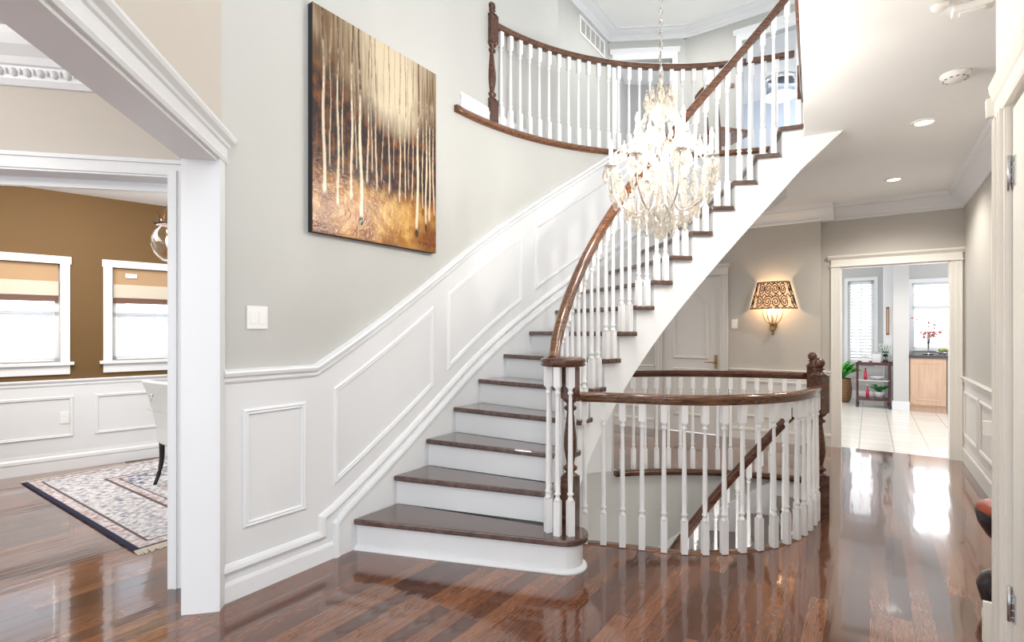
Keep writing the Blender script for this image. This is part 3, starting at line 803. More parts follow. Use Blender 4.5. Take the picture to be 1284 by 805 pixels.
# ------------------------------------------------------------------ balcony guard
bn = pol(134.6, RO + .04)
BL = thing('balcony_railing', 'upper floor curved balcony railing with white balusters, brown handrail and dark newel', 'railing', (bn[0], bn[1], SLAB_HI))
mb = MB(); mb.tube([pol(134.6 - i * 1.8, RO + .045, SLAB_HI + .875) for i in range(40)], 0, prof=RAILPROF); mb.v = [local(BL, q) for q in mb.v]; mb.build('handrail', M['rail'], BL)
inst('newel_post', newel_mesh(1.03, .085, 'ball', .22, .26, .84), BL, (0, 0, 0), radians(134.6))
for i in range(27):
    t = 132.0 - i * 2.47; x, y = pol(t, RO + .045); put_bal(x, y, SLAB_HI, SLAB_HI + .855, BL, radians(t))

# ------------------------------------------------------------------ basement stair
def bz(t): return -(t - 61) / DTH * R
mb = MB(); Wbs = lambda s, z, o: pol(s, RO + .001 - o, z)
mb.wbox(Wbs, 55, 165, -3.0, -.045, -.12, 0, 34)
mb.wbox(Wbs, 103.2, 151, -.06, .004, -.12, 0, 17)
mb.struct('wall_basement', M['wall'])
mb = MB(); pf = [pol(150.5, RO)] + front_curve + [N1, pol(57, 2.45)]
for i in range(len(pf) - 1):
    a, b = Vector(pf[i]), Vector(pf[i + 1]); d = (b - a).normalized(); nn = Vector((d.y, -d.x)) * .08
    mb.prism([(a.x, a.y), (b.x, b.y), (b.x + nn.x, b.y + nn.y), (a.x + nn.x, a.y + nn.y)], -3.0, -.27)
mb.struct('wall_stairwell', M['panelwhite'])
BS = thing('basement_staircase', 'basement stairs descending below the floor inside the stairwell opening, brown treads with a brown rail', 'staircase', (C[0], C[1], -3.0))
def bpart(mb, name, m, **k):
    mb.v = [local(BS, q) for q in mb.v]; return mb.build(name, m, BS, **k)
for j in range(1, 15):
    a = 61 + DTH * (j - 1); b = a + DTH; z = -j * R
    bpart(MB().prism([pol(a - .6, RI + .0), pol(a + 3, RI), pol(b + .9, RI), pol(b + .9, RO - .03), pol(a + 3, RO - .03), pol(a - .6, RO - .03)], z - .034, z), 'tread', M['tread'], bevel=.007)
    bpart(MB().prism([pol(a - .5, RI + .01), pol(a, RI + .01), pol(a, RO - .03), pol(a - .5, RO - .03)], z, z + R - .034 if j > 1 else -.05), 'riser', M['trim'])
for rr, nme in ((RI - .03, 'stringer'), (RO - .028, 'skirt_board')):
    mb = MB(); vs = []; fs = []; n = 40
    for i in range(n + 1):
        t = 60.5 + 96 * i / n; lo = bz(t) - .42; hi = bz(t) + (.03 if nme == 'stringer' else .16)
        hi = min(hi, -.05)
        vs += [pol(t, rr, lo), pol(t, rr, hi), pol(t, rr + .026, hi), pol(t, rr + .026, lo)]
    for i in range(n):
        a = 4 * i; b = a + 4
        for q in range(4): fs.append((a + q, a + (q + 1) % 4, b + (q + 1) % 4, b + q))
    fs += [(0, 3, 2, 1), (4 * n, 4 * n + 1, 4 * n + 2, 4 * n + 3)]
    mb.add(vs, fs); bpart(mb, nme, M['trim'])
mb = MB(); mb.tube([pol(61.5 + i * 2.2, RI - .015, .93 + bz(61.5 + i * 2.2) - .02) for i in range(41)], 0, prof=RAILPROF); bpart(mb, 'handrail', M['dark'])
for j in range(1, 15):
    for fr in (.3, .8):
        t = 61 + DTH * (j - 1 + fr); x, y = pol(t, RI - .017); z0 = bz(t) + .02
        put_bal(x, y, z0, z0 + .87, BS, radians(t))

# ------------------------------------------------------------------ painting
def painting():
    s0, s1, z0, z1 = .475, 1.484, 1.915, 3.215
    W_, H_ = s1 - s0, z1 - z0
    o = thing('forest_painting', 'tall canvas painting of pale birch trunks over golden ground on the left wall', 'painting', Wstair((s0 + s1) / 2, z0, 0))
    mb = MB(); mb.wbox(Wstair, s0, s1, z0, z1, .004, .045); mb.v = [local(o, q) for q in mb.v]; mb.build('canvas_frame', M['black'], o, label='black painted canvas edge')
    nx, nz = 210, 260
    rnd = random.Random(3)
    from mathutils import noise
    trunks = []   # (u, bottom v, halfwidth, bright, lean)
    for (u_, vb, hw, br) in [(.075, .17, .011, .9), (.115, .30, .005, .6), (.17, .13, .008, .85), (.20, .28, .005, .7), (.265, .17, .009, .95), (.335, .1, .012, 1), (.30, .32, .005, .6), (.385, .27, .006, .8),
                             (.42, .33, .005, .7), (.455, .25, .006, .8), (.50, .30, .004, .5), (.56, .25, .006, .75), (.60, .33, .004, .5), (.655, .22, .006, .9), (.70, .24, .005, .8), (.735, .30, .004, .6), (.77, .25, .005, .7),
                             (.815, .10, .012, .95), (.865, .22, .005, .8), (.90, .14, .008, .9), (.935, .16, .008, .85), (.975, .2, .006, .8)]:
        trunks.append((u_, vb, hw, br, rnd.uniform(-.012, .012)))
    vs = []; cols = []
    def mix(a, b, t): t = max(0, min(1, t)); return tuple(a[i] * (1 - t) + b[i] * t for i in range(3))
    sky = (.60, .50, .35); gold = (.36, .14, .022); dark = (.030, .012, .008); amber = (.22, .075, .018); rust = (.16, .045, .014); olive = (.15, .085, .035)
    for j in range(nz + 1):
        vv = j / nz
        for i in range(nx + 1):
            uu = i / nx
            n1 = noise.noise(Vector((uu * 6, vv * 6, 0))); n2 = noise.noise(Vector((uu * 55, vv * 7, 3))); n3 = noise.noise(Vector((uu * 16, vv * 22, 9))); n4 = noise.noise(Vector((uu * 60, vv * 60, 1)))
            ddx = (uu - .60) / (.30 if uu < .6 else .26)
            glow = math.exp(-ddx * ddx * (1.0 + 1.6 * max(0, 1 - vv)))
            glow_lo = .52 + .34 * max(0, abs(uu - .62) - .08) + .05 * n1 + .05 * n2
            top = mix(olive, sky, glow * 1.25 + .35 * n2 + .15 * n1 + .12 * (vv - .6))
            low = mix(dark, amber, .18 + .75 * n3 + .55 * n2 + .3 * n4)
            c = mix(low, top, (vv - glow_lo) / .17 + .5 * n2)
            g_lo = .27 + .05 * n1 + .03 * n2 - .02 * math.exp(-((uu - .6) / .2) ** 2)
            if vv < g_lo + .05:
                cg = mix(gold, (.62, .36, .10), .25 + .9 * n3 + .5 * n4 + .7 * math.exp(-((uu - .60) / .2) ** 2 - ((vv - .17) / .08) ** 2))
                cg = mix(cg, rust, .25 + .9 * n1 + .5 * n4 - .3 * math.exp(-((uu - .62) / .2) ** 2) + (.3 if vv < .05 else 0))
                c = mix(c, cg, (g_lo + .05 - vv) / .09)
            for (u_, vb, hw, br, ln) in trunks:
                cu = u_ + ln * (vv - .3) * 2.2 + .004 * sin(vv * 14 + u_ * 50) + .0015 * n4
                w = hw * (.92 - .50 * vv) * (1 + .25 * n3)
                dd = abs(uu - cu) / w
                if dd < 1.5:
                    a = min(1, (1.5 - dd) * 1.6) * max(0, min(1, (vv - vb) / .025))
                    tone = mix((.74, .64, .46), (.085, .045, .022), (vv - .50 - .1 * (u_ < .3)) * 3.2 + .5 * n3 + .35 * n4)
                    c = mix(c, tone, a * br)
                db = ((uu - cu) / (w * 2.0)) ** 2 + ((vv - vb + .012) / .026) ** 2
                if db < 1: c = mix(c, dark, min(1, (1 - db) * 1.6) * (.85 if hw > .0115 or .8 < u_ < .91 else .3))
            vs.append(local(o, Wstair(s0 + W_ * uu, z0 + H_ * vv, .0455 if 0 < i < nx and 0 < j < nz else .0452))); cols.append(c)
    fs = [(j * (nx + 1) + i, j * (nx + 1) + i + 1, (j + 1) * (nx + 1) + i + 1, (j + 1) * (nx + 1) + i) for j in range(nz) for i in range(nx)]
    me = bpy.data.meshes.new('painted_canvas'); me.from_pydata(vs, [], fs)
    at = me.color_attributes.new('pigment', 'FLOAT_COLOR', 'POINT')
    at.data.foreach_set('color', [x for c in cols for x in (max(0, c[0]), max(0, c[1]), max(0, c[2]), 1)])
    me.materials.append(vcol_mat('glossy_oil_paint', .22, .35)); ob = bpy.data.objects.new('painted_canvas', me); COL.objects.link(ob); ob.parent = o
painting()

# ------------------------------------------------------------------ switches and outlet
def plate(W, s, z, label, w=.11, h=.12, kind='switch', toggles=2, o0=.001):
    o = thing('light_switch' if kind == 'switch' else 'wall_outlet', label, kind, W(s, z, o0))
    mb = MB(); mb.wbox(W, s - w / 2, s + w / 2, z - h / 2, z + h / 2, o0, o0 + .007); mb.v = [local(o, q) for q in mb.v]; mb.build('cover_plate', M['plastic'], o, bevel=.002)
    for i in range(toggles):
        a = s + (i - (toggles - 1) / 2) * .046
        if kind == 'switch':
            mb = MB(); mb.wbox(W, a - .016, a + .016, z - .033, z + .033, o0 + .0065, o0 + .010); mb.v = [local(o, q) for q in mb.v]; mb.build('rocker', M['plastic'], o, bevel=.001)
        else:
            for dz in (-.022, .022):
                mb = MB(); mb.wbox(W, a - .016, a + .016, z + dz - .015, z + dz + .015, o0 + .0065, o0 + .009); mb.v = [local(o, q) for q in mb.v]; mb.build('socket', M['plastic'], o, bevel=.001)
    return o
plate(Wstair, .178, 1.42, 'white two-gang light switch on the grey wall above the left wainscot')
plate(Ws, .94, 1.44, 'white single light switch between the hall door casing and the wall lamp', .07, .115, toggles=1)
plate(Wd, .433, .51, 'white outlet cover on the dining room wainscot below the windows', .07, .115, 'outlet', 1, .009)

# ------------------------------------------------------------------ wall lamp with scroll shade
def sconce():
    c = Ws(.494, 1.30, 0); o = thing('wall_lamp', 'lit wall sconce with tan scroll-patterned half shade on a brass bracket', 'lamp', c)
    def P(a, out, z): # a along wall to the right in view
        return local(o, Ws(.494 - a, z, out))
    ztop, zbot = 1.945, 1.615; rt, rb = .17, .255
    n = 28
    def sp(ang, v, off=0):   # v 0 bottom..1 top ; squashed half cone
        r = rb + (rt - rb) * v + off
        return P(r * cos(ang), .015 + (r * .62) * sin(ang), zbot + (ztop - zbot) * v)
    mb = MB(); vs = []; fs = []
    for j in range(7):
        for i in range(n + 1): vs.append(sp(pi * i / n, j / 6))
    for j in range(6):
        for i in range(n): fs.append((j * (n + 1) + i, j * (n + 1) + i + 1, (j + 1) * (n + 1) + i + 1, (j + 1) * (n + 1) + i))
    mb.add(vs, fs, True)
    m = mat('glowing_tan_shade', (.70, .45, .28), .8, emit=(1, .55, .28), es=.42)
    mb.build('lamp_shade', m, o)
    mb = MB()
    for (uc, vc, rr, dr) in [(u_, v_, .30, d_) for v_ in (.26, .72) for u_, d_ in ((.12, 1), (.30, -1), (.44, 1), (.56, -1), (.70, 1), (.88, -1))]:
        pts = []
        for k in range(26):
            a = k / 25 * 4.2 * pi; q = 1 - k / 25 * .86
            du = dr * cos(a + .6) * .075 * q; dv = sin(a + .6) * .22 * q
            pts.append(sp(pi * (1 - (uc + du)), min(.98, max(.02, vc + dv)), .003))
        mb.tube(pts, .0062, 5)
    for v_ in (.015, .985): mb.tube([sp(pi * i / n, v_, .003) for i in range(n + 1)], .006, 5)
    for v_ in (.03, .49, .97):
        pts = [sp(pi * i / 60, min(.98, max(.02, v_ + .05 * sin(i * 1.05))), .003) for i in range(61)]; mb.tube(pts, .0055, 4)
    for a in (0, pi): mb.tube([sp(a, k / 4, .002) for k in range(5)], .005, 5)
    ob = mb.build('scrollwork', mat('dark_scroll_braid', (.06, .028, .015), .6), o)
    # bracket
    mb = MB(); f = M['brass']
    mb.lathe([(.001, 0), (.012, .004), (.02, .02), (.012, .035), (.02, .05), (.032, .07), (.02, .095), (.03, .12), (.045, .145), (.03, .16), (.001, .165)], P(0, .06, 1.30)[0], P(0, .06, 1.30)[1], 14, cz=0)
    mb.build('bracket_stem', f, o)
    for a in (-1, -.5, 0, .5, 1):
        mb = MB(); pts = [P(a * .03, .06 + .02 * (1 - abs(a)), 1.44), P(a * .075, .07 + .04 * (1 - abs(a)), 1.47), P(a * .105, .075 + .06 * (1 - abs(a)), 1.54), P(a * .11, .08 + .06 * (1 - abs(a)), 1.62), P(a * .085, .075 + .05 * (1 - abs(a)), 1.68)]
        mb.tube(smooth_path(pts, 4), .0045, 6); mb.build('cage_arm', f, o)
    mb = MB(); q = P(0, .0, 1.45); mb.tube([P(0, 0.002, 1.42), P(0, .06, 1.42)], .012, 8); mb.tube([P(0, 0.0, 1.42), P(0, .012, 1.42)], .045, 16); mb.build('wall_plate', f, o)
    mb = MB(); q = P(0, .075, 1.46); mb.lathe([(.012, 0), (.014, .09), (.001, .092)], q[0], q[1], 10, cz=q[2]); mb.build('candle_sleeve', M['plastic'], o)
    mb = MB(); q = P(0, .075, 1.60); mb.sphere(q, .02, 10, 1.6); mb.build('bulb', M['bulb'], o)
    pl = Ws(.494, 1.74, .085); point_light('sconce_light', pl, 5, (1, .74, .46), .03)
sconce()

# ------------------------------------------------------------------ recessed lights, detectors
def can(x, y, label):
    o = thing('recessed_light', label, 'ceiling light', (x, y, SLAB_LO), group='recessed hall ceiling lights')
    MB().lathe([(.052, -.002), (.056, -.009), (.075, -.006), (.080, -.0005)], n=28).build('trim_ring', M['plastic'], o)
    MB().lathe([(.0005, -.004), (.050, -.004), (.052, -.001)], n=24).build('lens', M['canlight'], o)
    spot_light('recessed_lamp', (x, y, SLAB_LO - .03), (x, y, 0), 42, 150)
can(2.86, 3.57, 'round lit recessed ceiling light nearer the entrance, between smoke detector and stairs')
can(3.65, 4.92, 'round lit recessed ceiling light further back, near the hall crown moulding')
o = thing('smoke_detector', 'white slotted smoke detector on the hall ceiling beside the nearer recessed light', 'smoke detector', (2.50, 2.90, SLAB_LO))
MB().lathe([(.001, -.042), (.035, -.042), (.045, -.034), (.06, -.03), (.064, -.014), (.07, -.01), (.07, -.0005)], n=28).build('housing', M['plastic'], o)
mb = MB()
for i in range(12):
    a = 2 * pi * i / 12; Mx = Matrix.Rotation(a, 4, 'Z'); mb.box(.050, .0585, -.006, .006, -.0335, -.027, Mx)
mb.build('slots', mat('slot_grey', (.25, .24, .23), .7), o)
o = thing('ceiling_register', 'white rectangular ceiling fitting at the top right, above the entrance wall corner', 'ceiling fitting', (2.04, 2.28, SLAB_LO), -A)
MB().box(-.07, .07, -.035, .035, -.03, -.0005).build('housing', M['plastic'], o, bevel=.006)
MB().box(-.045, .045, -.02, .02, -.038, -.029).build('cover', M['plastic'], o, bevel=.003)
o = thing('ceiling_sensor', 'small white sensor at the top edge of the hall ceiling, left of the rectangular fitting', 'ceiling fitting', (1.905, 2.29, SLAB_LO))
MB().lathe([(.001, -.022), (.022, -.020), (.032, -.012), (.034, -.0005)], n=20).build('housing', M['plastic'], o)

# ------------------------------------------------------------------ chandelier
def chandelier():
    cx, cy = .868, 3.0
    o = thing('crystal_chandelier', 'large lit crystal chandelier hanging from a chain in front of the curved stairs', 'chandelier', (cx, cy, 1.86))
    zz = lambda z: z - 1.86
    # chain
    mb = MB(); z = 2.84; k = 0
    while z < 5.40:
        ax = (1, 0) if k % 2 else (0, 1)
        pts = [(ax[0] * .010 * cos(a), ax[1] * .010 * cos(a), zz(z) + .021 * sin(a)) for a in [2 * pi * i / 8 for i in range(8)]]
        mb.tube(pts, .0028, 4, closed=True); z += .034; k += 1
    mb.tube([(.0, .006, zz(2.84)), (.004, .0, zz(4)), (0, 0, zz(5.41))], .004, 5)
    mb.build('chain', M['chrome'], o)
    MB().lathe([(.002, zz(5.36)), (.03, zz(5.37)), (.065, zz(5.41)), (.065, zz(5.419))], n=20).build('ceiling_canopy', M['chrome'], o)
    MB().lathe([(.001, zz(1.99)), (.02, zz(2.0)), (.035, zz(2.03)), (.05, zz(2.06)), (.02, zz(2.09)), (.014, zz(2.16)), (.022, zz(2.2)), (.03, zz(2.26)), (.014, zz(2.31)), (.011, zz(2.5)), (.024, zz(2.54)), (.012, zz(2.58)), (.009, zz(2.78)), (.02, zz(2.8)), (.006, zz(2.85))], n=16).build('centre_column', M['crystal'], o)
    MB().lathe([(.001, -.05), (.03, -.04), (.045, 0), (.03, .04), (.001, .05)], 0, 0, 12, cz=zz(1.93), smooth=False).build('crystal_ball', M['crystal'], o)
    # arms
    def arm(ang, Rr, zc, zr, sc=1.0):
        ca, sa = cos(ang), sin(ang)
        prof = [(.03, zc + .10), (.06, zc + .02), (Rr * .42, zc - .085 * sc), (Rr * .72, zc - .06 * sc), (Rr * .93, zc + .02), (Rr, zr)]
        pts = smooth_path([(r * ca, r * sa, zz(z)) for r, z in prof], 4)
        mb = MB(); mb.tube(pts, .0055, 6); a_ = mb.build('arm', M['chrome'], o)
        mb = MB(); mb.lathe([(.006, 0), (.012, .004), (.034, .010), (.038, .018), (.030, .016), (.008, .012), (.009, .03)], Rr * ca, Rr * sa, 14, cz=zz(zr)); mb.build('drip_pan', M['chrome'], a_)
        mb = MB(); mb.lathe([(.0105, 0), (.0105, .085), (.001, .087)], Rr * ca, Rr * sa, 10, cz=zz(zr) + .02); mb.build('candle', M['plastic'], a_)
        mb = MB(); mb.lathe([(.001, 0), (.008, .006), (.0125, .022), (.010, .038), (.004, .054), (.0008, .066)], Rr * ca, Rr * sa, 10, cz=zz(zr) + .105); mb.build('candle_bulb', M['bulb'], a_)
    spots = []
    for i in range(8):
        an = pi / 4 * i + .06; arm(an, .295, 2.12, 2.29); spots.append((an, .295, 2.29))
    for i in range(5):
        an = 2 * pi / 5 * i + .55; arm(an, .135, 2.36, 2.46, .5); spots.append((an, .135, 2.46))
    # scroll top leaves
    for i in range(8):
        an = pi / 4 * i + .2; ca, sa = cos(an), sin(an)
        pr = [(.012, 2.56), (.05, 2.60), (.075, 2.68), (.05, 2.76), (.02, 2.74), (.028, 2.70), (.045, 2.72)]
        mb = MB(); mb.tube(smooth_path([(r * ca, r * sa, zz(z)) for r, z in pr], 4), .005, 6); mb.build('scroll_leaf', M['crystal'], o)
    for Rr, z in ((.295, 2.285),):
        pass
    # bead garlands
    def bead_line(pts, r=.0058):
        mb = MB()
        mb.tube(pts, .0018, 4)
        for p in pts: mb.lathe([(.0005, -r), (r * .9, -r * .4), (r * .9, r * .4), (.0005, r)], p[0], p[1], 6, cz=p[2], smooth=False)
        ob = mb.build('bead_garland', M['crystal'], o); return ob
    for i in range(16):
        an = 2 * pi * i / 16; ca, sa = cos(an), sin(an)
        pts = []
        for k in range(17):
            t = k / 16; r = .05 + (.24) * t; z = 2.74 - .40 * t - .10 * sin(pi * t)
            pts.append((r * ca, r * sa, zz(z)))
        bead_line(pts)
    for i in range(8):
        a0 = pi / 4 * i + .06; a1 = a0 + pi / 4; pts = []
        for k in range(14):
            t = k / 13; a = a0 + (a1 - a0) * t; r = .295; z = 2.28 - .09 * sin(pi * t); pts.append((r * cos(a), r * sin(a), zz(z)))
        bead_line(pts)
    for i in range(12):
        an = 2 * pi * i / 12 + .1; ca, sa = cos(an), sin(an); pts = []
        for k in range(15):
            t = k / 14; r = .24 * (1 - t) + .03 * t + .03 * sin(pi * t); z = 2.20 - .22 * t - .05 * sin(pi * t); pts.append((r * ca, r * sa, zz(z)))
        bead_line(pts)
    # drops
    drop = MB().lathe([(.0005, .0), (.004, -.006), (.0095, -.020), (.0125, -.034), (.009, -.046), (.0005, -.056)], n=7, smooth=False); drop.sphere((0, 0, .006), .0055, 6)
    dm = drop.mesh('crystal_drop', M['crystal'])
    big = MB().lathe([(.0005, 0), (.006, -.01), (.016, -.035), (.019, -.055), (.012, -.075), (.0005, -.092)], n=8, smooth=False); big.sphere((0, 0, .007), .006, 6)
    bmh = big.mesh('crystal_drop', M['crystal'])
    rr = random.Random(5); cnt = 0; rest = MB()
    def put(x, y, z, large=False):
        nonlocal cnt
        if cnt < 98:
            inst('crystal_drop', bmh if large else dm, o, (x, y, zz(z)), rr.uniform(0, 3)); cnt += 1
        else:
            b = drop if not large else big
            rest.add([(v_[0] + x, v_[1] + y, v_[2] + zz(z)) for v_ in b.v], b.f, False)
    for (an, r, z) in spots:
        for k in range(6):
            a = 2 * pi * k / 6 + an; put(r * cos(an) + .034 * cos(a), r * sin(an) + .034 * sin(a), z + .004, k % 3 == 0)
    for k in range(20): a = 2 * pi * k / 20; put(.20 * cos(a), .20 * sin(a), 2.10 - .02 * (k % 2), True)
    for ring, (r, z, n_) in enumerate([(.14, 2.02, 14), (.08, 1.99, 10), (.26, 2.16, 24), (.17, 2.36, 16), (.10, 2.50, 12), (.22, 2.44, 18), (.06, 2.66, 9), (.085, 2.74, 10), (.12, 2.24, 14), (.29, 2.22, 16)]):
        for k in range(n_): a = 2 * pi * k / n_ + ring; put(r * cos(a), r * sin(a), z, k % 3 == 0)
    ro = rest.build('crystal_drops', M['crystal'], o); ro['kind'] = 'stuff'
    for i in range(4):
        a = pi / 2 * i + .4; point_light('chandelier_light', (cx + .295 * cos(a), cy + .295 * sin(a), 2.455), 13, (1, .96, .90), .02)
chandelier()

# ------------------------------------------------------------------ dining room contents
def dining_window(s0, s1, idx):
    mb = MB(); z0, z1 = 1.04, 2.0; w = .072
    mb.wbox(Wd, s0 - w, s0, z0, z1, 0, .018); mb.wbox(Wd, s1, s1 + w, z0, z1, 0, .018); mb.wbox(Wd, s0 - w - .01, s1 + w + .01, z1, z1 + w, 0, .024)
    mb.wbox(Wd, s0 - w - .03, s1 + w + .03, z0 - .02, z0 + .01, 0, .05); mb.wbox(Wd, s0 - w, s1 + w, z0 - .11, z0 - .02, 0, .02)
    mb.wbox(Wd, s0, s1, z0, z1, -.14, -.135) if False else None
    for a, b, c, d in ((s0, s0 + .04, z0, z1), (s1 - .04, s1, z0, z1), (s0, s1, z0, z0 + .05), (s0, s1, z1 - .05, z1), (s0, s1, 1.5, 1.54)): mb.wbox(Wd, a, b, c, d, -.11, -.075)
    w_ = mb.struct('window_%d' % idx, M['trim'])
    mb = MB(); mb.wbox(Wd, s0 + .02, s1 - .02, z0 + .02, z1 - .02, -.097, -.093); mb.build('glass_pane', M['pane'], w_)
    side = 'left' if idx == 1 else 'right'
    sh = thing('roman_shade', 'tan and cream fabric shade with brown bottom bar, raised at the %s dining room window' % side, 'window shade', Wd((s0 + s1) / 2, 1.99, 0), 0, 'fabric shades at the dining room windows')
    def pp(mb, nme, m, **k): mb.v = [local(sh, q) for q in mb.v]; return mb.build(nme, m, sh, **k)
    mb = MB(); mb.wbox(Wd, s0 + .012, s1 - .012, 1.815, 1.995, -.05, -.035); pp(mb, 'fabric_panel', mat('tan_shade_cloth', (.46, .30, .17), .9))
    mb = MB(); mb.wbox(Wd, s0 + .006, s1 - .006, 1.69, 1.83, -.052, -.026); pp(mb, 'fabric_fold', mat('cream_shade_cloth', (.62, .56, .46), .9), bevel=.008)
    mb = MB(); mb.wbox(Wd, s0 + .012, s1 - .012, 1.635, 1.69, -.048, -.034); pp(mb, 'bottom_bar', mat('mauve_brown_cloth', (.16, .085, .06), .7))
    if idx == 2:
        mb = MB(); mb.wbox(Wd, s0 + .11, s0 + .21, 1.90, 1.945, -.035, -.015); pp(mb, 'tag', M['plastic'], bevel=.004)
    bl = thing('window_blind', 'white horizontal slat blind lowered behind the shade of the %s dining room window' % side, 'blind', Wd((s0 + s1) / 2, 1.06, 0), 0, 'slat blinds at the dining room windows')
    mb = MB(); n = 27
    m = mat('white_blind_slat', (.86, .87, .89), .5)
    nn_, ll_, bb = nodes(m); bb.inputs['Subsurface Weight'].default_value = 0
    tr = nn_.new('ShaderNodeBsdfTranslucent'); tr.inputs['Color'].default_value = (.9, .92, .95, 1); mx = nn_.new('ShaderNodeMixShader'); mx.inputs[0].default_value = .65
    ll_.new(bb.outputs[0], mx.inputs[1]); ll_.new(tr.outputs[0], mx.inputs[2]); ll_.new(mx.outputs[0], nn_['Material Output'].inputs['Surface'])
    for k in range(n):
        z = 1.075 + k * .0225
        mb.add([local(bl, Wd(s0 + .045, z, -.074)), local(bl, Wd(s1 - .045, z, -.074)), local(bl, Wd(s1 - .045, z + .017, -.056)), local(bl, Wd(s0 + .045, z + .017, -.056)),
                local(bl, Wd(s0 + .045, z + .002, -.074)), local(bl, Wd(s1 - .045, z + .002, -.074)), local(bl, Wd(s1 - .045, z + .019, -.056)), local(bl, Wd(s0 + .045, z + .019, -.056))],
               [(0, 1, 2, 3), (4, 5, 6, 7), (0, 1, 5, 4), (2, 3, 7, 6), (1, 2, 6, 5), (3, 0, 4, 7)])
    mb.build('slats', m, bl)
    mb = MB(); mb.wbox(Wd, s0 + .04, s1 - .04, 1.055, 1.072, -.076, -.052); mb.v = [local(bl, q) for q in mb.v]; mb.build('bottom_rail', M['plastic'], bl)
dining_window(-.44, .40, 1); dining_window(.80, 1.62, 2)

def rug():
    from mathutils import noise
    p0 = (-4.317, 4.535); a_len = 2.45; b_len = 1.5     # a along V, b along U
    nx, ny = 330, 250
    o = thing('oriental_rug', 'faded blue and cream patterned rug with dark border lying on the dining room floor', 'rug', (p0[0] + V[0] * 1.2 + U[0] * .9, p0[1] + V[1] * 1.2 + U[1] * .9, 0))
    vs = []; cols = []; fs = []
    def mix(a, b, t): t = max(0, min(1, t)); return tuple(a[i] * (1 - t) + b[i] * t for i in range(3))
    cream = (.78, .75, .74); blue = (.10, .12, .22); navy = (.02, .025, .06); rose = (.40, .27, .28); brown = (.12, .09, .09)
    for j in range(ny + 1):
        for i in range(nx + 1):
            x = a_len * i / nx; y = b_len * j / ny
            d = min(x, a_len - x, y, b_len - y)      # distance to the edge
            cxx, cyy = x - a_len / 2, y - b_len / 2
            n = .8 * noise.noise(Vector((x * 24, y * 24, 0))) + .7 * noise.noise(Vector((x * 60, y * 60, 2))); n2 = noise.noise(Vector((x * 11, y * 11, 5)))
            mot = sin(x * 34) * sin(y * 34)
            if min(y, b_len - y) < .02 and False: c = navy
            if min(y, b_len - y) < .012 or min(x, a_len - x) < .0: c = navy
            elif min(y, b_len - y) < .035: c = navy
            elif d < .02: c = brown
            elif d < .10: c = mix(rose, cream, .5 + n)
            elif d < .115: c = brown
            elif d < .45: c = mix(cream, blue, (.25 + .9 * n + .4 * mot * n2)); c = mix(c, rose, .35 * n2)
            elif d < .47: c = brown
            elif d < .53: c = mix(cream, rose, .5 + n)
            elif d < .545: c = brown
            else:
                md = abs(cxx) / .62 + abs(cyy) / .42
                c = mix(blue, cream, .45 + 1.3 * n + .3 * mot)
                if md < .85: c = mix(cream, blue, .2 + n)
                if md < .35: c = mix(rose, cream, .3 + n)
            q = (p0[0] + V[0] * x + U[0] * y, p0[1] + V[1] * x + U[1] * y, .012); vs.append(local(o, q)); cols.append(c)
    fs = [(j * (nx + 1) + i, j * (nx + 1) + i + 1, (j + 1) * (nx + 1) + i + 1, (j + 1) * (nx + 1) + i) for j in range(ny) for i in range(nx)]
    me = bpy.data.meshes.new('pile'); me.from_pydata(vs, [], fs); at = me.color_attributes.new('pigment', 'FLOAT_COLOR', 'POINT')
    at.data.foreach_set('color', [x for c in cols for x in (*c, 1)]); me.materials.append(vcol_mat('rug_wool', .95)); ob = bpy.data.objects.new('pile', me); COL.objects.link(ob); ob.parent = o
    mb = MB(); c4 = [(0, 0), (a_len, 0), (a_len, b_len), (0, b_len)]
    mb.prism([local(o, (p0[0] + V[0] * a + U[0] * b, p0[1] + V[1] * a + U[1] * b, 0))[:2] for a, b in c4], .001, .0115); mb.build('backing', mat('navy_selvage', (.015, .02, .05), .9), o)
    mb = MB(); r = random.Random(2)
    for xx, sg in ((0, -1), (a_len, 1)):
        n = 260
        for k in range(n):
            y = b_len * (k + .5) / n; l = .075 + r.uniform(-.015, .015); w = .0045; dy = r.uniform(-.008, .008)
            q = [(xx, y - w, .010), (xx, y + w, .010), (xx + sg * l, y + w + dy, .004), (xx + sg * l, y - w + dy, .004)]
            mb.add([local(o, (p0[0] + V[0] * a + U[0] * b, p0[1] + V[1] * a + U[1] * b, z)) for a, b, z in q] + [local(o, (p0[0] + V[0] * a + U[0] * b, p0[1] + V[1] * a + U[1] * b, z - .003)) for a, b, z in q], [(0, 1, 2, 3), (4, 5, 6, 7), (0, 1, 5, 4), (2, 3, 7, 6), (1, 2, 6, 5), (3, 0, 4, 7)])
    f_ = mb.build('fringe', mat('cream_fringe', (.6, .54, .45), .95), o); f_['kind'] = 'stuff'
rug()

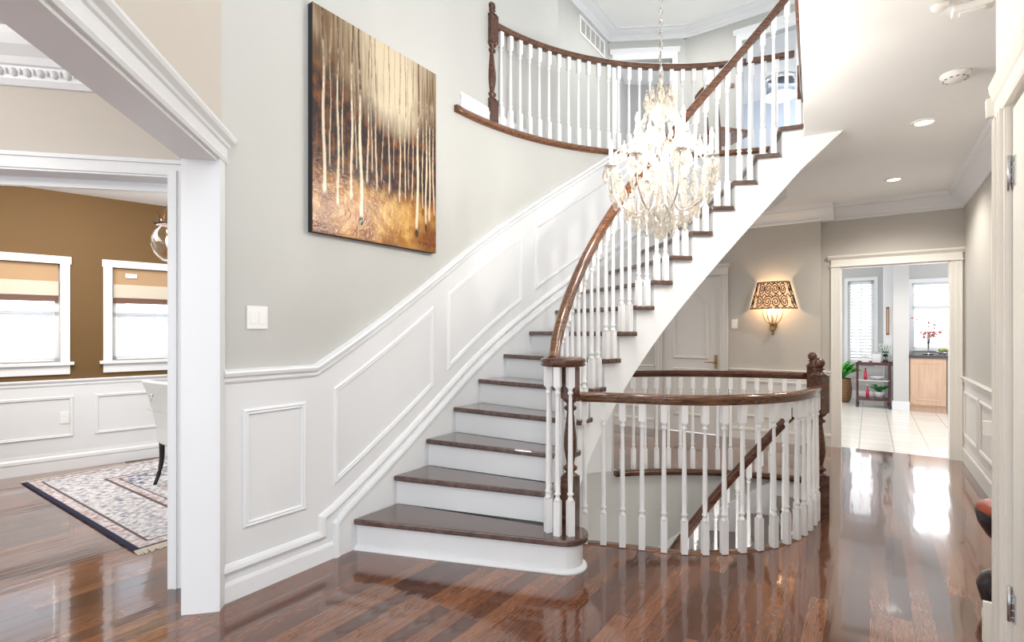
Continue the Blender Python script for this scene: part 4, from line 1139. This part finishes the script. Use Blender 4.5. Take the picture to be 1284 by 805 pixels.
def dchair():
    bl_ = (-3.12, 4.53)      # rear left leg on the floor
    o = thing('dining_chair', 'white upholstered dining chair with black curved legs and ring pull, standing on the rug', 'chair', (bl_[0] + V[0] * .23 + U[0] * .22, bl_[1] + V[1] * .23 + U[1] * .22, .0125), -A)
    fab = mat('pale_upholstery', (.72, .74, .72), .8); blk = mat('black_chair_leg', (.012, .010, .010), .3)
    mb = MB(); n = 8; vs = []; fs = []       # curved back, flaring towards the top
    rows = [(.36, .205, -.23, .07), (.5, .215, -.24, .07), (.65, .235, -.265, .065), (.80, .255, -.30, .06), (.90, .268, -.33, .055), (.915, .262, -.33, .035)]
    for z, hw, y, t in rows:
        for i in range(n + 1):
            x = -hw + 2 * hw * i / n; vs.append((x, y - .02 * (1 - (x / hw) ** 2), z))
        for i in range(n + 1):
            x = hw - 2 * hw * i / n; vs.append((x, y + t - .02 * (1 - (x / hw) ** 2), z))
    m_ = 2 * (n + 1)
    for j in range(len(rows) - 1):
        for i in range(m_): fs.append((j * m_ + i, j * m_ + (i + 1) % m_, (j + 1) * m_ + (i + 1) % m_, (j + 1) * m_ + i))
    fs += [tuple(range(m_))[::-1], tuple((len(rows) - 1) * m_ + i for i in range(m_))]
    mb.add(vs, fs); b_ = mb.build('backrest', fab, o, bevel=.012)
    mb = MB(); mb.box(-.22, .22, -.18, .24, .34, .47); mb.build('seat', fab, o, bevel=.03)
    for sx, sy, k in ((-.185, -.205, -1), (.185, -.205, -1), (-.19, .20, 1), (.19, .20, 1)):
        mb = MB(); pts = smooth_path([(sx, sy, .36), (sx, sy + .00 * k, .22), (sx, sy + k * .02, .10), (sx, sy + k * .055, .0)], 3)
        mb.tube(pts, 0, prof=[(-.02, -.02), (.02, -.02), (.02, .02), (-.02, .02)]) if False else mb.tube(pts, [.024 - .010 * i / (len(pts) - 1) for i in range(len(pts))], 8)
        mb.build('leg', blk, o)
    mb = MB(); c0 = (0.0, -.352, .80)
    mb.tube([(c0[0] + .022 * cos(a), c0[1] - .006, c0[2] - .026 + .022 * sin(a)) for a in [2 * pi * i / 14 for i in range(14)]], .0035, 5, closed=True)
    mb.sphere((c0[0], c0[1] + .004, c0[2]), .013, 8); mb.build('ring_pull', M['steel'], o)
    mb = MB()
    for i in range(24): mb.sphere((-.235 + i * .0204, -.297 - .020 * (1 - ((-.235 + i * .0204) / .25) ** 2), .66), .0035, 6)
    mb.build('nail_heads', M['steel'], o)
dchair()
def lantern():
    x, y = -2.735, 4.1; Zb = 1.90
    o = thing('glass_pendant', 'clear glass bell pendant light hanging from the dining room ceiling at the doorway edge', 'pendant light', (x, y, Zb))
    MB().lathe([(.001, 0), (.05, .012), (.095, .06), (.125, .13), (.125, .19), (.10, .24), (.075, .265), (.085, .285), (.105, .30), (.102, .302), (.08, .288), (.07, .265), (.095, .238), (.12, .19), (.12, .13), (.09, .062), (.05, .016), (.001, .004)], n=28).build('glass_bell', M['glass'], o)
    f = mat('antique_copper', (.5, .30, .18), .3, metal=1)
    mb = MB(); mb.lathe([(.100, .296), (.107, .304), (.098, .308)], n=28)
    for k in range(3):
        a = 2 * pi * k / 3 + 2.6; mb.tube(smooth_path([(.10 * cos(a), .10 * sin(a), .30), (.13 * cos(a), .13 * sin(a), .37), (.09 * cos(a), .09 * sin(a), .33), (.05 * cos(a), .05 * sin(a), .40), (.0, .0, .46)], 4), .005, 6)
    mb.build('crown_frame', f, o)
    mb = MB(); mb.tube([(0, 0, .45), (0, 0, 2.70 - Zb)], .005, 6); mb.lathe([(.05, 2.67 - Zb), (.055, 2.699 - Zb)], n=16); mb.build('hanging_rod', f, o)
    MB().sphere((0, 0, .17), .022, 12, 1.5).build('bulb', M['bulb'], o)
    mb = MB(); mb.lathe([(.02, .20), (.022, .26), (.006, .27)], n=10); mb.tube([(0, 0, .26), (0, 0, .46)], .004, 6); mb.build('lamp_holder', f, o)
lantern()
o = thing('floor_register', 'dark brown metal floor register beside the dining room baseboard', 'floor register', Wd(1.06, .0, .10), atan2(Dd[1], Dd[0]))
MB().box(-.16, .16, -.05, .05, .0005, .006).build('frame', mat('register_brown', (.05, .03, .02), .4), o, bevel=.002)
mb = MB()
for i in range(22): mb.box(-.14 + i * .013, -.134 + i * .013, -.036, .036, .006, .008)
mb.build('louvres', mat('register_dark', (.02, .013, .01), .5), o)

# ------------------------------------------------------------------ kitchen
PPk = (6.588, 8.7075)
Wkf = wmap(PPk, V, nU)       # s along V; out towards the viewer
def KM(a, b, z): return (PPk[0] + V[0] * a + U[0] * b, PPk[1] + V[1] * a + U[1] * b, z)
def Kmat(a, b, z=0): return KM(a, b, z)
mb = MB(); mb.wbox(Wkf, -.108, .105, 0, 2.8, -1.28, 0); mb.struct('wall_partition', M['wall_kitchen'])
mb = MB(); mb.wbox(Wkf, -.125, .112, 0, .16, -.3, .018); mb.wbox(Wkf, -.12, -.105, 0, .16, -1.28, 0); mb.struct('baseboard_partition', M['trim'])
Wkfar = wmap(KM(0, 1.28, 0), V, nU)
wall_open(Wkfar, -3.0, -.05, 0, 2.8, .12, [(-.79, -.37, .72, 2.33)], 'wall_breakfast', M['wall_kitchen'])
mb = MB(); mb.ribbon(Wkfar, [(-3, 0), (-.1, 0)], BASEP); mb.struct('baseboard_breakfast', M['trim'])
Wkw = wmap(KM(0, .65, 0), V, nU)
wall_open(Wkw, .1, 2.4, 0, 2.8, .12, [(.18, .80, 1.03, 2.20)], 'wall_sink', M['wall_kitchen'])
def kwin(W, s0, s1, z0, z1, idx, bars):
    mb = MB(); w = .06
    mb.wbox(W, s0 - w, s0, z0 - .06, z1 + w, 0, .02); mb.wbox(W, s1, s1 + w, z0 - .06, z1 + w, 0, .02); mb.wbox(W, s0 - w, s1 + w, z1, z1 + w + .01, 0, .024); mb.wbox(W, s0 - w - .01, s1 + w + .01, z0 - .03, z0, 0, .04)
    for a, b, c, d in [(s0, s0 + .035, z0, z1), (s1 - .035, s1, z0, z1), (s0, s1, z0, z0 + .04), (s0, s1, z1 - .04, z1)] + bars: mb.wbox(W, a, b, c, d, -.09, -.06)
    o = mb.struct('window_%d' % idx, M['trim'])
    mb = MB(); mb.wbox(W, s0 + .02, s1 - .02, z0 + .02, z1 - .02, -.077, -.073); mb.build('glass_pane', M['pane'], o); return o
kwin(Wkfar, -.79, -.37, .72, 2.33, 3, [])
kwin(Wkw, .18, .80, 1.03, 2.20, 4, [(.18, .80, 1.73, 1.80), (.38, .39, 1.8, 2.2), (.58, .59, 1.8, 2.2), (.18, .80, 1.98, 1.99)])
sh = thing('plantation_shutter', 'white louvred shutter in the tall breakfast room window seen through the doorway', 'shutter', KM(-.58, 1.28, .74))
mb = MB()
for a, b, c, d in ((-.785, -.745, .73, 2.32), (-.415, -.375, .73, 2.32), (-.785, -.375, .73, .79), (-.785, -.375, 2.26, 2.32), (-.585, -.575, .76, 2.3)): mb.wbox(Wkfar, a, b, c, d, -.05, -.02)
mb.v = [local(sh, q) for q in mb.v]; mb.build('frame', M['trim'], sh)
mb = MB()
for k in range(24):
    z = .80 + k * .0615
    mb.add([local(sh, Wkfar(a, z + dz, oo)) for a in (-.745, -.415) for dz, oo in ((0, -.06), (.004, -.06), (.034, -.012), (.030, -.012))], [(0, 1, 5, 4), (1, 2, 6, 5), (2, 3, 7, 6), (3, 0, 4, 7), (0, 3, 2, 1), (4, 5, 6, 7)])
mb.build('louvres', M['trim'], sh)
# base cabinet and counter
def kb(mb, a0, a1, b0, b1, z0, z1):
    vs = [KM(a, b, z) for z in (z0, z1) for b in (b0, b1) for a in (a0, a1)]
    return mb.add(vs, [(0, 2, 3, 1), (4, 5, 7, 6), (0, 1, 5, 4), (2, 6, 7, 3), (0, 4, 6, 2), (1, 3, 7, 5)])
maple = wood('light_maple', (.56, .37, .26), (.64, .45, .33), .45, 3, (0, 0, 0), (8, 8, 1), 0)
cb = thing('base_cabinet', 'light maple kitchen base cabinet with one raised panel door under the window', 'cabinet', KM(.35, .3, 0))
def cp(mb, nme, m, par, **k): 
    r_ = par
    while r_.parent: r_ = r_.parent
    mb.v = [local(r_, q) for q in mb.v]; return mb.build(nme, m, par, **k)
mb = MB(); kb(mb, .115, .595, .02, .62, .1, .905); kb(mb, .115, .595, .055, .62, 0, .1); cp(mb, 'body', maple, cb)
mb = MB(); kb(mb, .128, .582, .0, .02, .12, .89); dr = cp(mb, 'door', maple, cb, bevel=.003)
mb = MB(); mb.ribbon(Wkf, [(.185, .19), (.525, .19), (.525, .82), (.185, .82)], [(0, 0), (.006, .007), (.014, .006), (.03, .0005)], True); kb(mb, .235, .475, -.004, .0, .24, .77); cp(mb, 'raised_panel', maple, dr)
dw = thing('kitchen_appliance', 'pale grey appliance front beside the maple cabinet, at the right jamb of the doorway', 'appliance', KM(.9, .3, 0))
mb = MB(); kb(mb, .60, 1.2, .02, .62, .08, .905); kb(mb, .60, 1.2, .07, .62, 0, .08); cp(mb, 'body', mat('appliance_grey', (.40, .44, .42), .35), dw)
mb = MB(); kb(mb, .605, 1.195, -.002, .02, .1, .89); cp(mb, 'door', mat('appliance_front', (.50, .54, .51), .25), dw, bevel=.004)
mb = MB(); mb.tube([KM(.66, -.03, .82), KM(1.14, -.03, .82)], .008, 8); mb.tube([KM(.68, -.03, .82), KM(.68, 0, .82)], .006, 6); mb.tube([KM(1.12, -.03, .82), KM(1.12, 0, .82)], .006, 6); cp(mb, 'handle', M['steel'], dw)
ct = MB(); kb(ct, .108, 1.25, -.03, .648, .906, .945); ct = ct.build('countertop', mat('dark_stone_counter', (.06, .055, .06), .12), None, .004); tag(ct, 'dark polished stone worktop over the maple cabinet', 'countertop')
# blossom vase
vz = .946
vs_ = thing('blossom_vase', 'vase of bare twigs with small red blossoms on a dark dish on the worktop', 'vase', KM(.39, .42, vz))
MB().lathe([(.001, 0), (.06, 0), (.085, .012), (.08, .014), (.055, .004), (.001, .004)], n=20).build('dish', mat('dark_dish', (.03, .03, .05), .3), vs_)
MB().lathe([(.001, .005), (.018, .005), (.012, .04), (.011, .18), (.02, .21), (.016, .21), (.009, .18), (.001, .02)], n=16).build('glass_stem', M['glass'], vs_)
mb = MB(); bl2 = MB(); r = random.Random(11)
for k in range(13):
    a = r.uniform(0, 2 * pi); ln = r.uniform(.16, .27); hgt = r.uniform(.32, .62)
    pts = [(0, 0, .10), (.03 * cos(a), .03 * sin(a), .3), (ln * .6 * cos(a), ln * .6 * sin(a) * .5, hgt * .9), (ln * cos(a), ln * sin(a) * .5, hgt)]
    sp_ = smooth_path(pts, 4); mb.tube(sp_, .003, 4)
    for q in sp_[6::2]: bl2.sphere((q[0] + r.uniform(-.03, .03), q[1] + r.uniform(-.02, .02), q[2] + r.uniform(-.03, .03)), r.uniform(.011, .020), 6)
mb.build('twigs', mat('twig_brown', (.14, .09, .08), .8), vs_); q_ = bl2.build('blossoms', mat('red_blossom', (.55, .14, .12), .7), vs_); q_['kind'] = 'stuff'
fb = thing('salad_bowl', 'small bowl of green and orange produce on the worktop right of the vase', 'bowl', KM(.58, .40, vz))
MB().lathe([(.001, 0), (.03, 0), (.06, .02), (.095, .055), (.09, .056), (.055, .026), (.001, .008)], n=20).build('bowl', M['glass'], fb)
mb = MB()
for k in range(14): a = r.uniform(0, 6.3); q = r.uniform(0, .065); mb.sphere((q * cos(a), q * sin(a), r.uniform(.055, .085)), .022, 8)
q_ = mb.build('produce', mat('green_produce', (.22, .38, .06), .6), fb); q_['kind'] = 'stuff'
mb = MB()
for k in range(3): a = k * 2.1; mb.sphere((.05 * cos(a), .05 * sin(a), .088), .02, 8)
mb.build('citrus', mat('orange_peel', (.6, .26, .05), .5), fb)
# picture on the partition
mb = MB(); mb.wbox(Wkf, -.225, -.108, 0, 2.8, -1.28, -.56); mb.struct('trim_24', M['trim'])
pc = thing('narrow_picture', 'narrow upright brown wall hanging on the white strip beside the kitchen partition', 'picture', KM(-.108, .9, 1.3))
mb = MB(); kb(mb, -.195, -.150, .540, .558, 1.28, 1.78); cp(mb, 'frame', mat('brown_frame', (.22, .08, .04), .5), pc, bevel=.004)
mb = MB(); kb(mb, -.187, -.158, .536, .541, 1.31, 1.75); cp(mb, 'panel', mat('muted_print', (.5, .35, .25), .7), pc)
# serving cart
SC_ = thing('serving_cart', 'dark mahogany three-shelf serving cart on casters, standing in the breakfast room', 'cart', KM(-.38, .3, 0))
mah = wood('mahogany', (.055, .012, .018), (.11, .03, .035), .3, 5)
a0, a1, b0, b1 = -.62, -.15, .10, .48
for (a, b) in ((a0, b0), (a1, b0), (a0, b1), (a1, b1)):
    mb = MB(); kb(mb, a - .016, a + .016, b - .016, b + .016, .06, .80); l_ = cp(mb, 'post', mah, SC_)
    mb = MB(); q = KM(a, b, .03); mb.tube([(q[0] - .012, q[1], .03), (q[0] + .012, q[1], .03)], .03, 12); kb(mb, a - .008, a + .008, b - .008, b + .008, .045, .065); cp(mb, 'caster', mat('caster_grey', (.05, .05, .06), .4), l_)
mb = MB(); kb(mb, a0, a1, b0, b1, .13, .155); cp(mb, 'lower_shelf', mah, SC_)
mb = MB(); kb(mb, a0 + .01, a1 - .01, b0 + .01, b1 - .01, .47, .485); cp(mb, 'middle_shelf', mat('pale_shelf', (.62, .60, .62), .3), SC_)
mb = MB(); kb(mb, a0 - .02, a1 + .03, b0 - .02, b0, .75, .80); kb(mb, a0 - .02, a1 + .03, b1, b1 + .02, .75, .80); kb(mb, a0 - .02, a0, b0, b1, .75, .8); kb(mb, a1, a1 + .03, b0, b1, .77, .82); kb(mb, a0, a1, b0, b1, .755, .775); cp(mb, 'tray_top', mah, SC_)
mb = MB(); mb.tube([KM(a0, b0 - .01, .20), KM(a0 + .12, b0 - .01, .17), KM(a0 + .24, b0 - .01, .20), KM(a1 - .12, b0 - .01, .17), KM(a1, b0 - .01, .2)], .008, 6); cp(mb, 'curved_rail', mah, SC_)
# things on the cart
def canister(a, b, z, h, w, label, m):
    o = thing('canister', label, 'canister', KM(a, b, z), -A, 'white canisters on the cart')
    mb = MB(); mb.box(-w / 2, w / 2, -w / 2, w / 2, 0, h); mb.build('body', m, o, bevel=.008)
    mb = MB(); mb.box(-w / 2 - .003, w / 2 + .003, -w / 2 - .003, w / 2 + .003, h, h + .02); mb.lathe([(.006, h + .02), (.006, h + .03), (.016, h + .04), (.001, h + .055)], n=12); mb.build('lid', M['steel'], o)
cer = mat('white_ceramic', (.8, .8, .8), .25)
canister(-.50, .24, .776, .10, .11, 'small white canister on the cart top, left one', cer)
canister(-.34, .28, .776, .17, .13, 'tall white canister on the cart top, right of the small one', cer)
fv = thing('flower_vase', 'glass vase with white flowers and green stems at the right end of the cart top', 'vase', KM(-.21, .33, .776))
MB().lathe([(.001, 0), (.035, 0), (.04, .02), (.03, .10), (.036, .16), (.032, .16), (.026, .10), (.034, .022), (.001, .008)], n=16).build('glass_body', M['glass'], fv)
mb = MB(); fl2 = MB(); lf = MB()
for k in range(11):
    a = 2 * pi * k / 11; q = (.075 * cos(a), .06 * sin(a), .27 + .03 * (k % 3)); mb.tube([(0, 0, .02), (.01 * cos(a), .01 * sin(a), .15), q], .003, 4)
    for p_ in range(5): b_ = 2 * pi * p_ / 5; fl2.sphere((q[0] + .018 * cos(b_), q[1] + .014 * sin(b_), q[2] + .006), .014, 6, .5)
    lf.sphere((q[0] * .5, q[1] * .5, .20), .024, 6, .5)
mb.build('stems', mat('stem_green', (.05, .22, .08), .6), fv); q_ = fl2.build('flowers', mat('white_petal', (.85, .85, .82), .6), fv); q_['kind'] = 'stuff'; q_ = lf.build('leaves', mat('leaf_dark', (.02, .14, .08), .5), fv); q_['kind'] = 'stuff'
bw = thing('white_bowl', 'wide white dish on the middle shelf of the cart', 'bowl', KM(-.33, .28, .486))
MB().lathe([(.001, 0), (.05, 0), (.12, .05), (.13, .07), (.125, .07), (.11, .05), (.001, .012)], n=20).build('dish', cer, bw)
rb = thing('red_candle', 'slim red bottle standing at the left of the middle shelf of the cart', 'bottle', KM(-.50, .2, .486))
MB().lathe([(.001, 0), (.026, 0), (.026, .13), (.010, .17), (.010, .22), (.001, .22)], n=14).build('body', mat('red_glass', (.55, .03, .08), .25), rb)
MB().lathe([(.012, .215), (.012, .24), (.001, .24)], n=10).build('cap', cer, rb)
rb2 = copy_tree(rb); rb2.location = KM(-.47, .22, .156); rb2['label'] = 'slim red bottle standing on the lowest shelf of the cart'
def leafy(parent, n, spread, h, w, col, seed, base=0):
    r = random.Random(seed); mb = MB()
    for k in range(n):
        a = r.uniform(0, 2 * pi); l = spread * r.uniform(.6, 1); hh = h * r.uniform(.5, 1); ww = w * r.uniform(.7, 1.1)
        pts = []
        for i in range(7):
            t = i / 6; rad = l * t; z = base + hh * (sin(t * 2.2)) / sin(2.2) * (.9 if t < 1 else .8) if False else base + hh * (1.9 * t - 1.05 * t * t)
            wd = ww * sin(pi * (t * .9 + .07)); c, s = cos(a), sin(a)
            pts += [(rad * c - s * wd, rad * s + c * wd, z - .01), (rad * c, rad * s, z + .008), (rad * c + s * wd, rad * s - c * wd, z - .01)]
        fs = []
        for i in range(6):
            b = 3 * i; fs += [(b, b + 1, b + 4, b + 3), (b + 1, b + 2, b + 5, b + 4)]
        mb.add(pts, fs, True)
    o = mb.build('leaves', mat('leaf_green', col, .5), parent); o['kind'] = 'stuff'; return o
pp_ = thing('potted_plant', 'small leafy green plant in a white pot on the lowest shelf of the cart', 'plant', KM(-.30, .27, .156))
MB().lathe([(.001, 0), (.07, 0), (.10, .11), (.104, .12), (.094, .12), (.088, .10), (.001, .09)], n=20).build('pot', cer, pp_)
leafy(pp_, 36, .15, .16, .022, (.05, .30, .06), 3, .10)
bk = thing('potted_fern', 'leafy green plant in a woven brown basket at the left edge of the kitchen doorway', 'plant', (6.30, 9.86, 0))
wk = mat('woven_basket', (.30, .17, .08), .8); n_, l_, b_ = nodes(wk)
tc = n_.new('ShaderNodeTexCoord'); wv = n_.new('ShaderNodeTexWave'); wv.bands_direction = 'Z'; wv.inputs['Scale'].default_value = 12; wv.inputs['Distortion'].default_value = 2; cr = n_.new('ShaderNodeValToRGB'); cr.color_ramp.elements[0].color = (.10, .05, .02, 1); cr.color_ramp.elements[1].color = (.42, .26, .12, 1)
l_.new(tc.outputs['Object'], wv.inputs['Vector']); l_.new(wv.outputs['Fac'], cr.inputs['Fac']); l_.new(cr.outputs[0], b_.inputs['Base Color'])
MB().lathe([(.001, 0), (.14, 0), (.175, .10), (.185, .25), (.17, .40), (.165, .45), (.155, .45), (.15, .40), (.001, .38)], n=28).build('basket', wk, bk)
leafy(bk, 48, .40, .42, .045, (.10, .42, .08), 8, .40)

# ------------------------------------------------------------------ round stool behind the entrance wall corner
st = thing('round_stool', 'round dark pedestal stool with red-brown top, half hidden behind the right wall corner', 'stool', (2.385, 2.40, 0.03))
MB().lathe([(.001, .50), (.13, .50), (.162, .485), (.168, .47), (.165, .455)], n=32).build('x', mat('redbrown_leather', (.30, .06, .03), .3), st).name = 'seat_pad'
MB().lathe([(.166, .465), (.170, .45), (.160, .40), (.13, .345), (.08, .31), (.045, .28), (.035, .22), (.045, .19), (.10, .175), (.150, .14), (.165, .10), (.155, .05), (.13, -.03), (.001, -.03)], n=32).build('pedestal', mat('black_lacquer', (.02, .015, .018), .25), st)

# ------------------------------------------------------------------ upstairs things
wl = thing('wall_lamp', 'small lit crystal wall sconce beside the upstairs doorway', 'lamp', Wu(.31, 4.62, 0))
def up(mb, nme, m, **k): mb.v = [local(wl, q) for q in mb.v]; return mb.build(nme, m, wl, **k)
mb = MB(); mb.wbox(Wu, .28, .34, 4.56, 4.68, .001, .015); mb.tube([Wu(.31, 4.62, .01), Wu(.31, 4.60, .07), Wu(.31, 4.65, .09)], .006, 6); up(mb, 'bracket', M['chrome'])
mb = MB(); q = Wu(.31, 4.66, .09); mb.lathe([(.035, 0), (.05, .07), (.048, .07), (.033, .002)], q[0], q[1], 16, cz=q[2]); up(mb, 'glass_cup', mat('frosted_cup', (.95, .93, .88), .4, emit=(1, .9, .75), es=2.5))
mb = MB()
for k in range(6): a = k * 1.05; q = Wu(.31 + .035 * cos(a), 4.60 - .04 * (k % 2), .09 + .03 * sin(a)); mb.sphere(q, .012, 6, 1.6)
up(mb, 'crystal_drops', M['crystal'])
th_ = thing('wall_control', 'small dark square fitting on the wall at the left of the upstairs doorway', 'wall fitting', Wu(.60, 4.53, 0))
mb = MB(); mb.wbox(Wu, .585, .625, 4.50, 4.55, .001, .02); mb.v = [local(th_, q) for q in mb.v]; mb.build('cover', M['nosing'], th_, bevel=.003)
cf = thing('drum_ceiling_light', 'flush drum ceiling light with dark patterned band in the upstairs bedroom', 'ceiling light', (4.33, 8.3, 5.42))
MB().lathe([(.001, -.06), (.22, -.06), (.24, -.05), (.24, -.001)], n=32).build('mount', M['chrome'], cf)
mb = MB(); mb.lathe([(.20, -.28), (.20, -.06), (.19, -.06), (.19, -.28)], n=32)
mb.build('patterned_band', mat('grey_patterned_band', (.18, .19, .22), .4, metal=.4), cf)
MB().lathe([(.001, -.33), (.14, -.325), (.23, -.30), (.24, -.285), (.19, -.28)], n=32).build('lens', mat('lit_white_lens', (.95, .95, .95), .4, emit=(1, 1, 1), es=1.6), cf)
area_light('bedroom_area_light', (4.4, 8.0, 5.2), (4.4, 9, 3.2), 1, 1, 9, (.85, .92, 1))  # area lamp inside the bedroom, just under its ceiling
# wooden hall chair upstairs
hc = thing('hall_chair', 'brown wooden chair with arched back standing in the upstairs hall behind the balcony railing', 'chair', (2.36, 5.75, SLAB_HI), radians(-75))
wc = M['nosing']
mb = MB()
for sx in (-.2, .2):
    mb = MB(); mb.tube([(sx, -.19, 0), (sx, -.2, .45), (sx * .95, -.24, .85)], .017, 8); mb.build('rear_post', wc, hc)
    mb = MB(); mb.tube([(sx, .20, .43), (sx, .20, .2), (sx, .21, 0)], [.02, .017, .013], 8); mb.build('leg', wc, hc)
mb = MB(); mb.box(-.22, .22, -.21, .23, .42, .455); mb.build('seat', wc, hc, bevel=.01)
mb = MB(); mb.tube(smooth_path([(-.19, -.24, .84), (-.15, -.245, .91), (0, -.25, .95), (.15, -.245, .91), (.19, -.24, .84)], 4), .02, 8); mb.build('crest_rail', wc, hc)
mb = MB(); mb.tube([(0, -.205, .45), (0, -.245, .93)], .02, 8); mb.build('back_splat', wc, hc)
# door leaf standing ajar in the upper closet doorway
mb = MB(); Wcl = wmap(Wb(.14, 0, -.1)[:2], (.35, .94), (.94, -.35)); mb.wbox(Wcl, 0, .7, SLAB_HI + .01, 5.05, -.02, .02); mb.struct('door_3', M['wall_kitchen'])
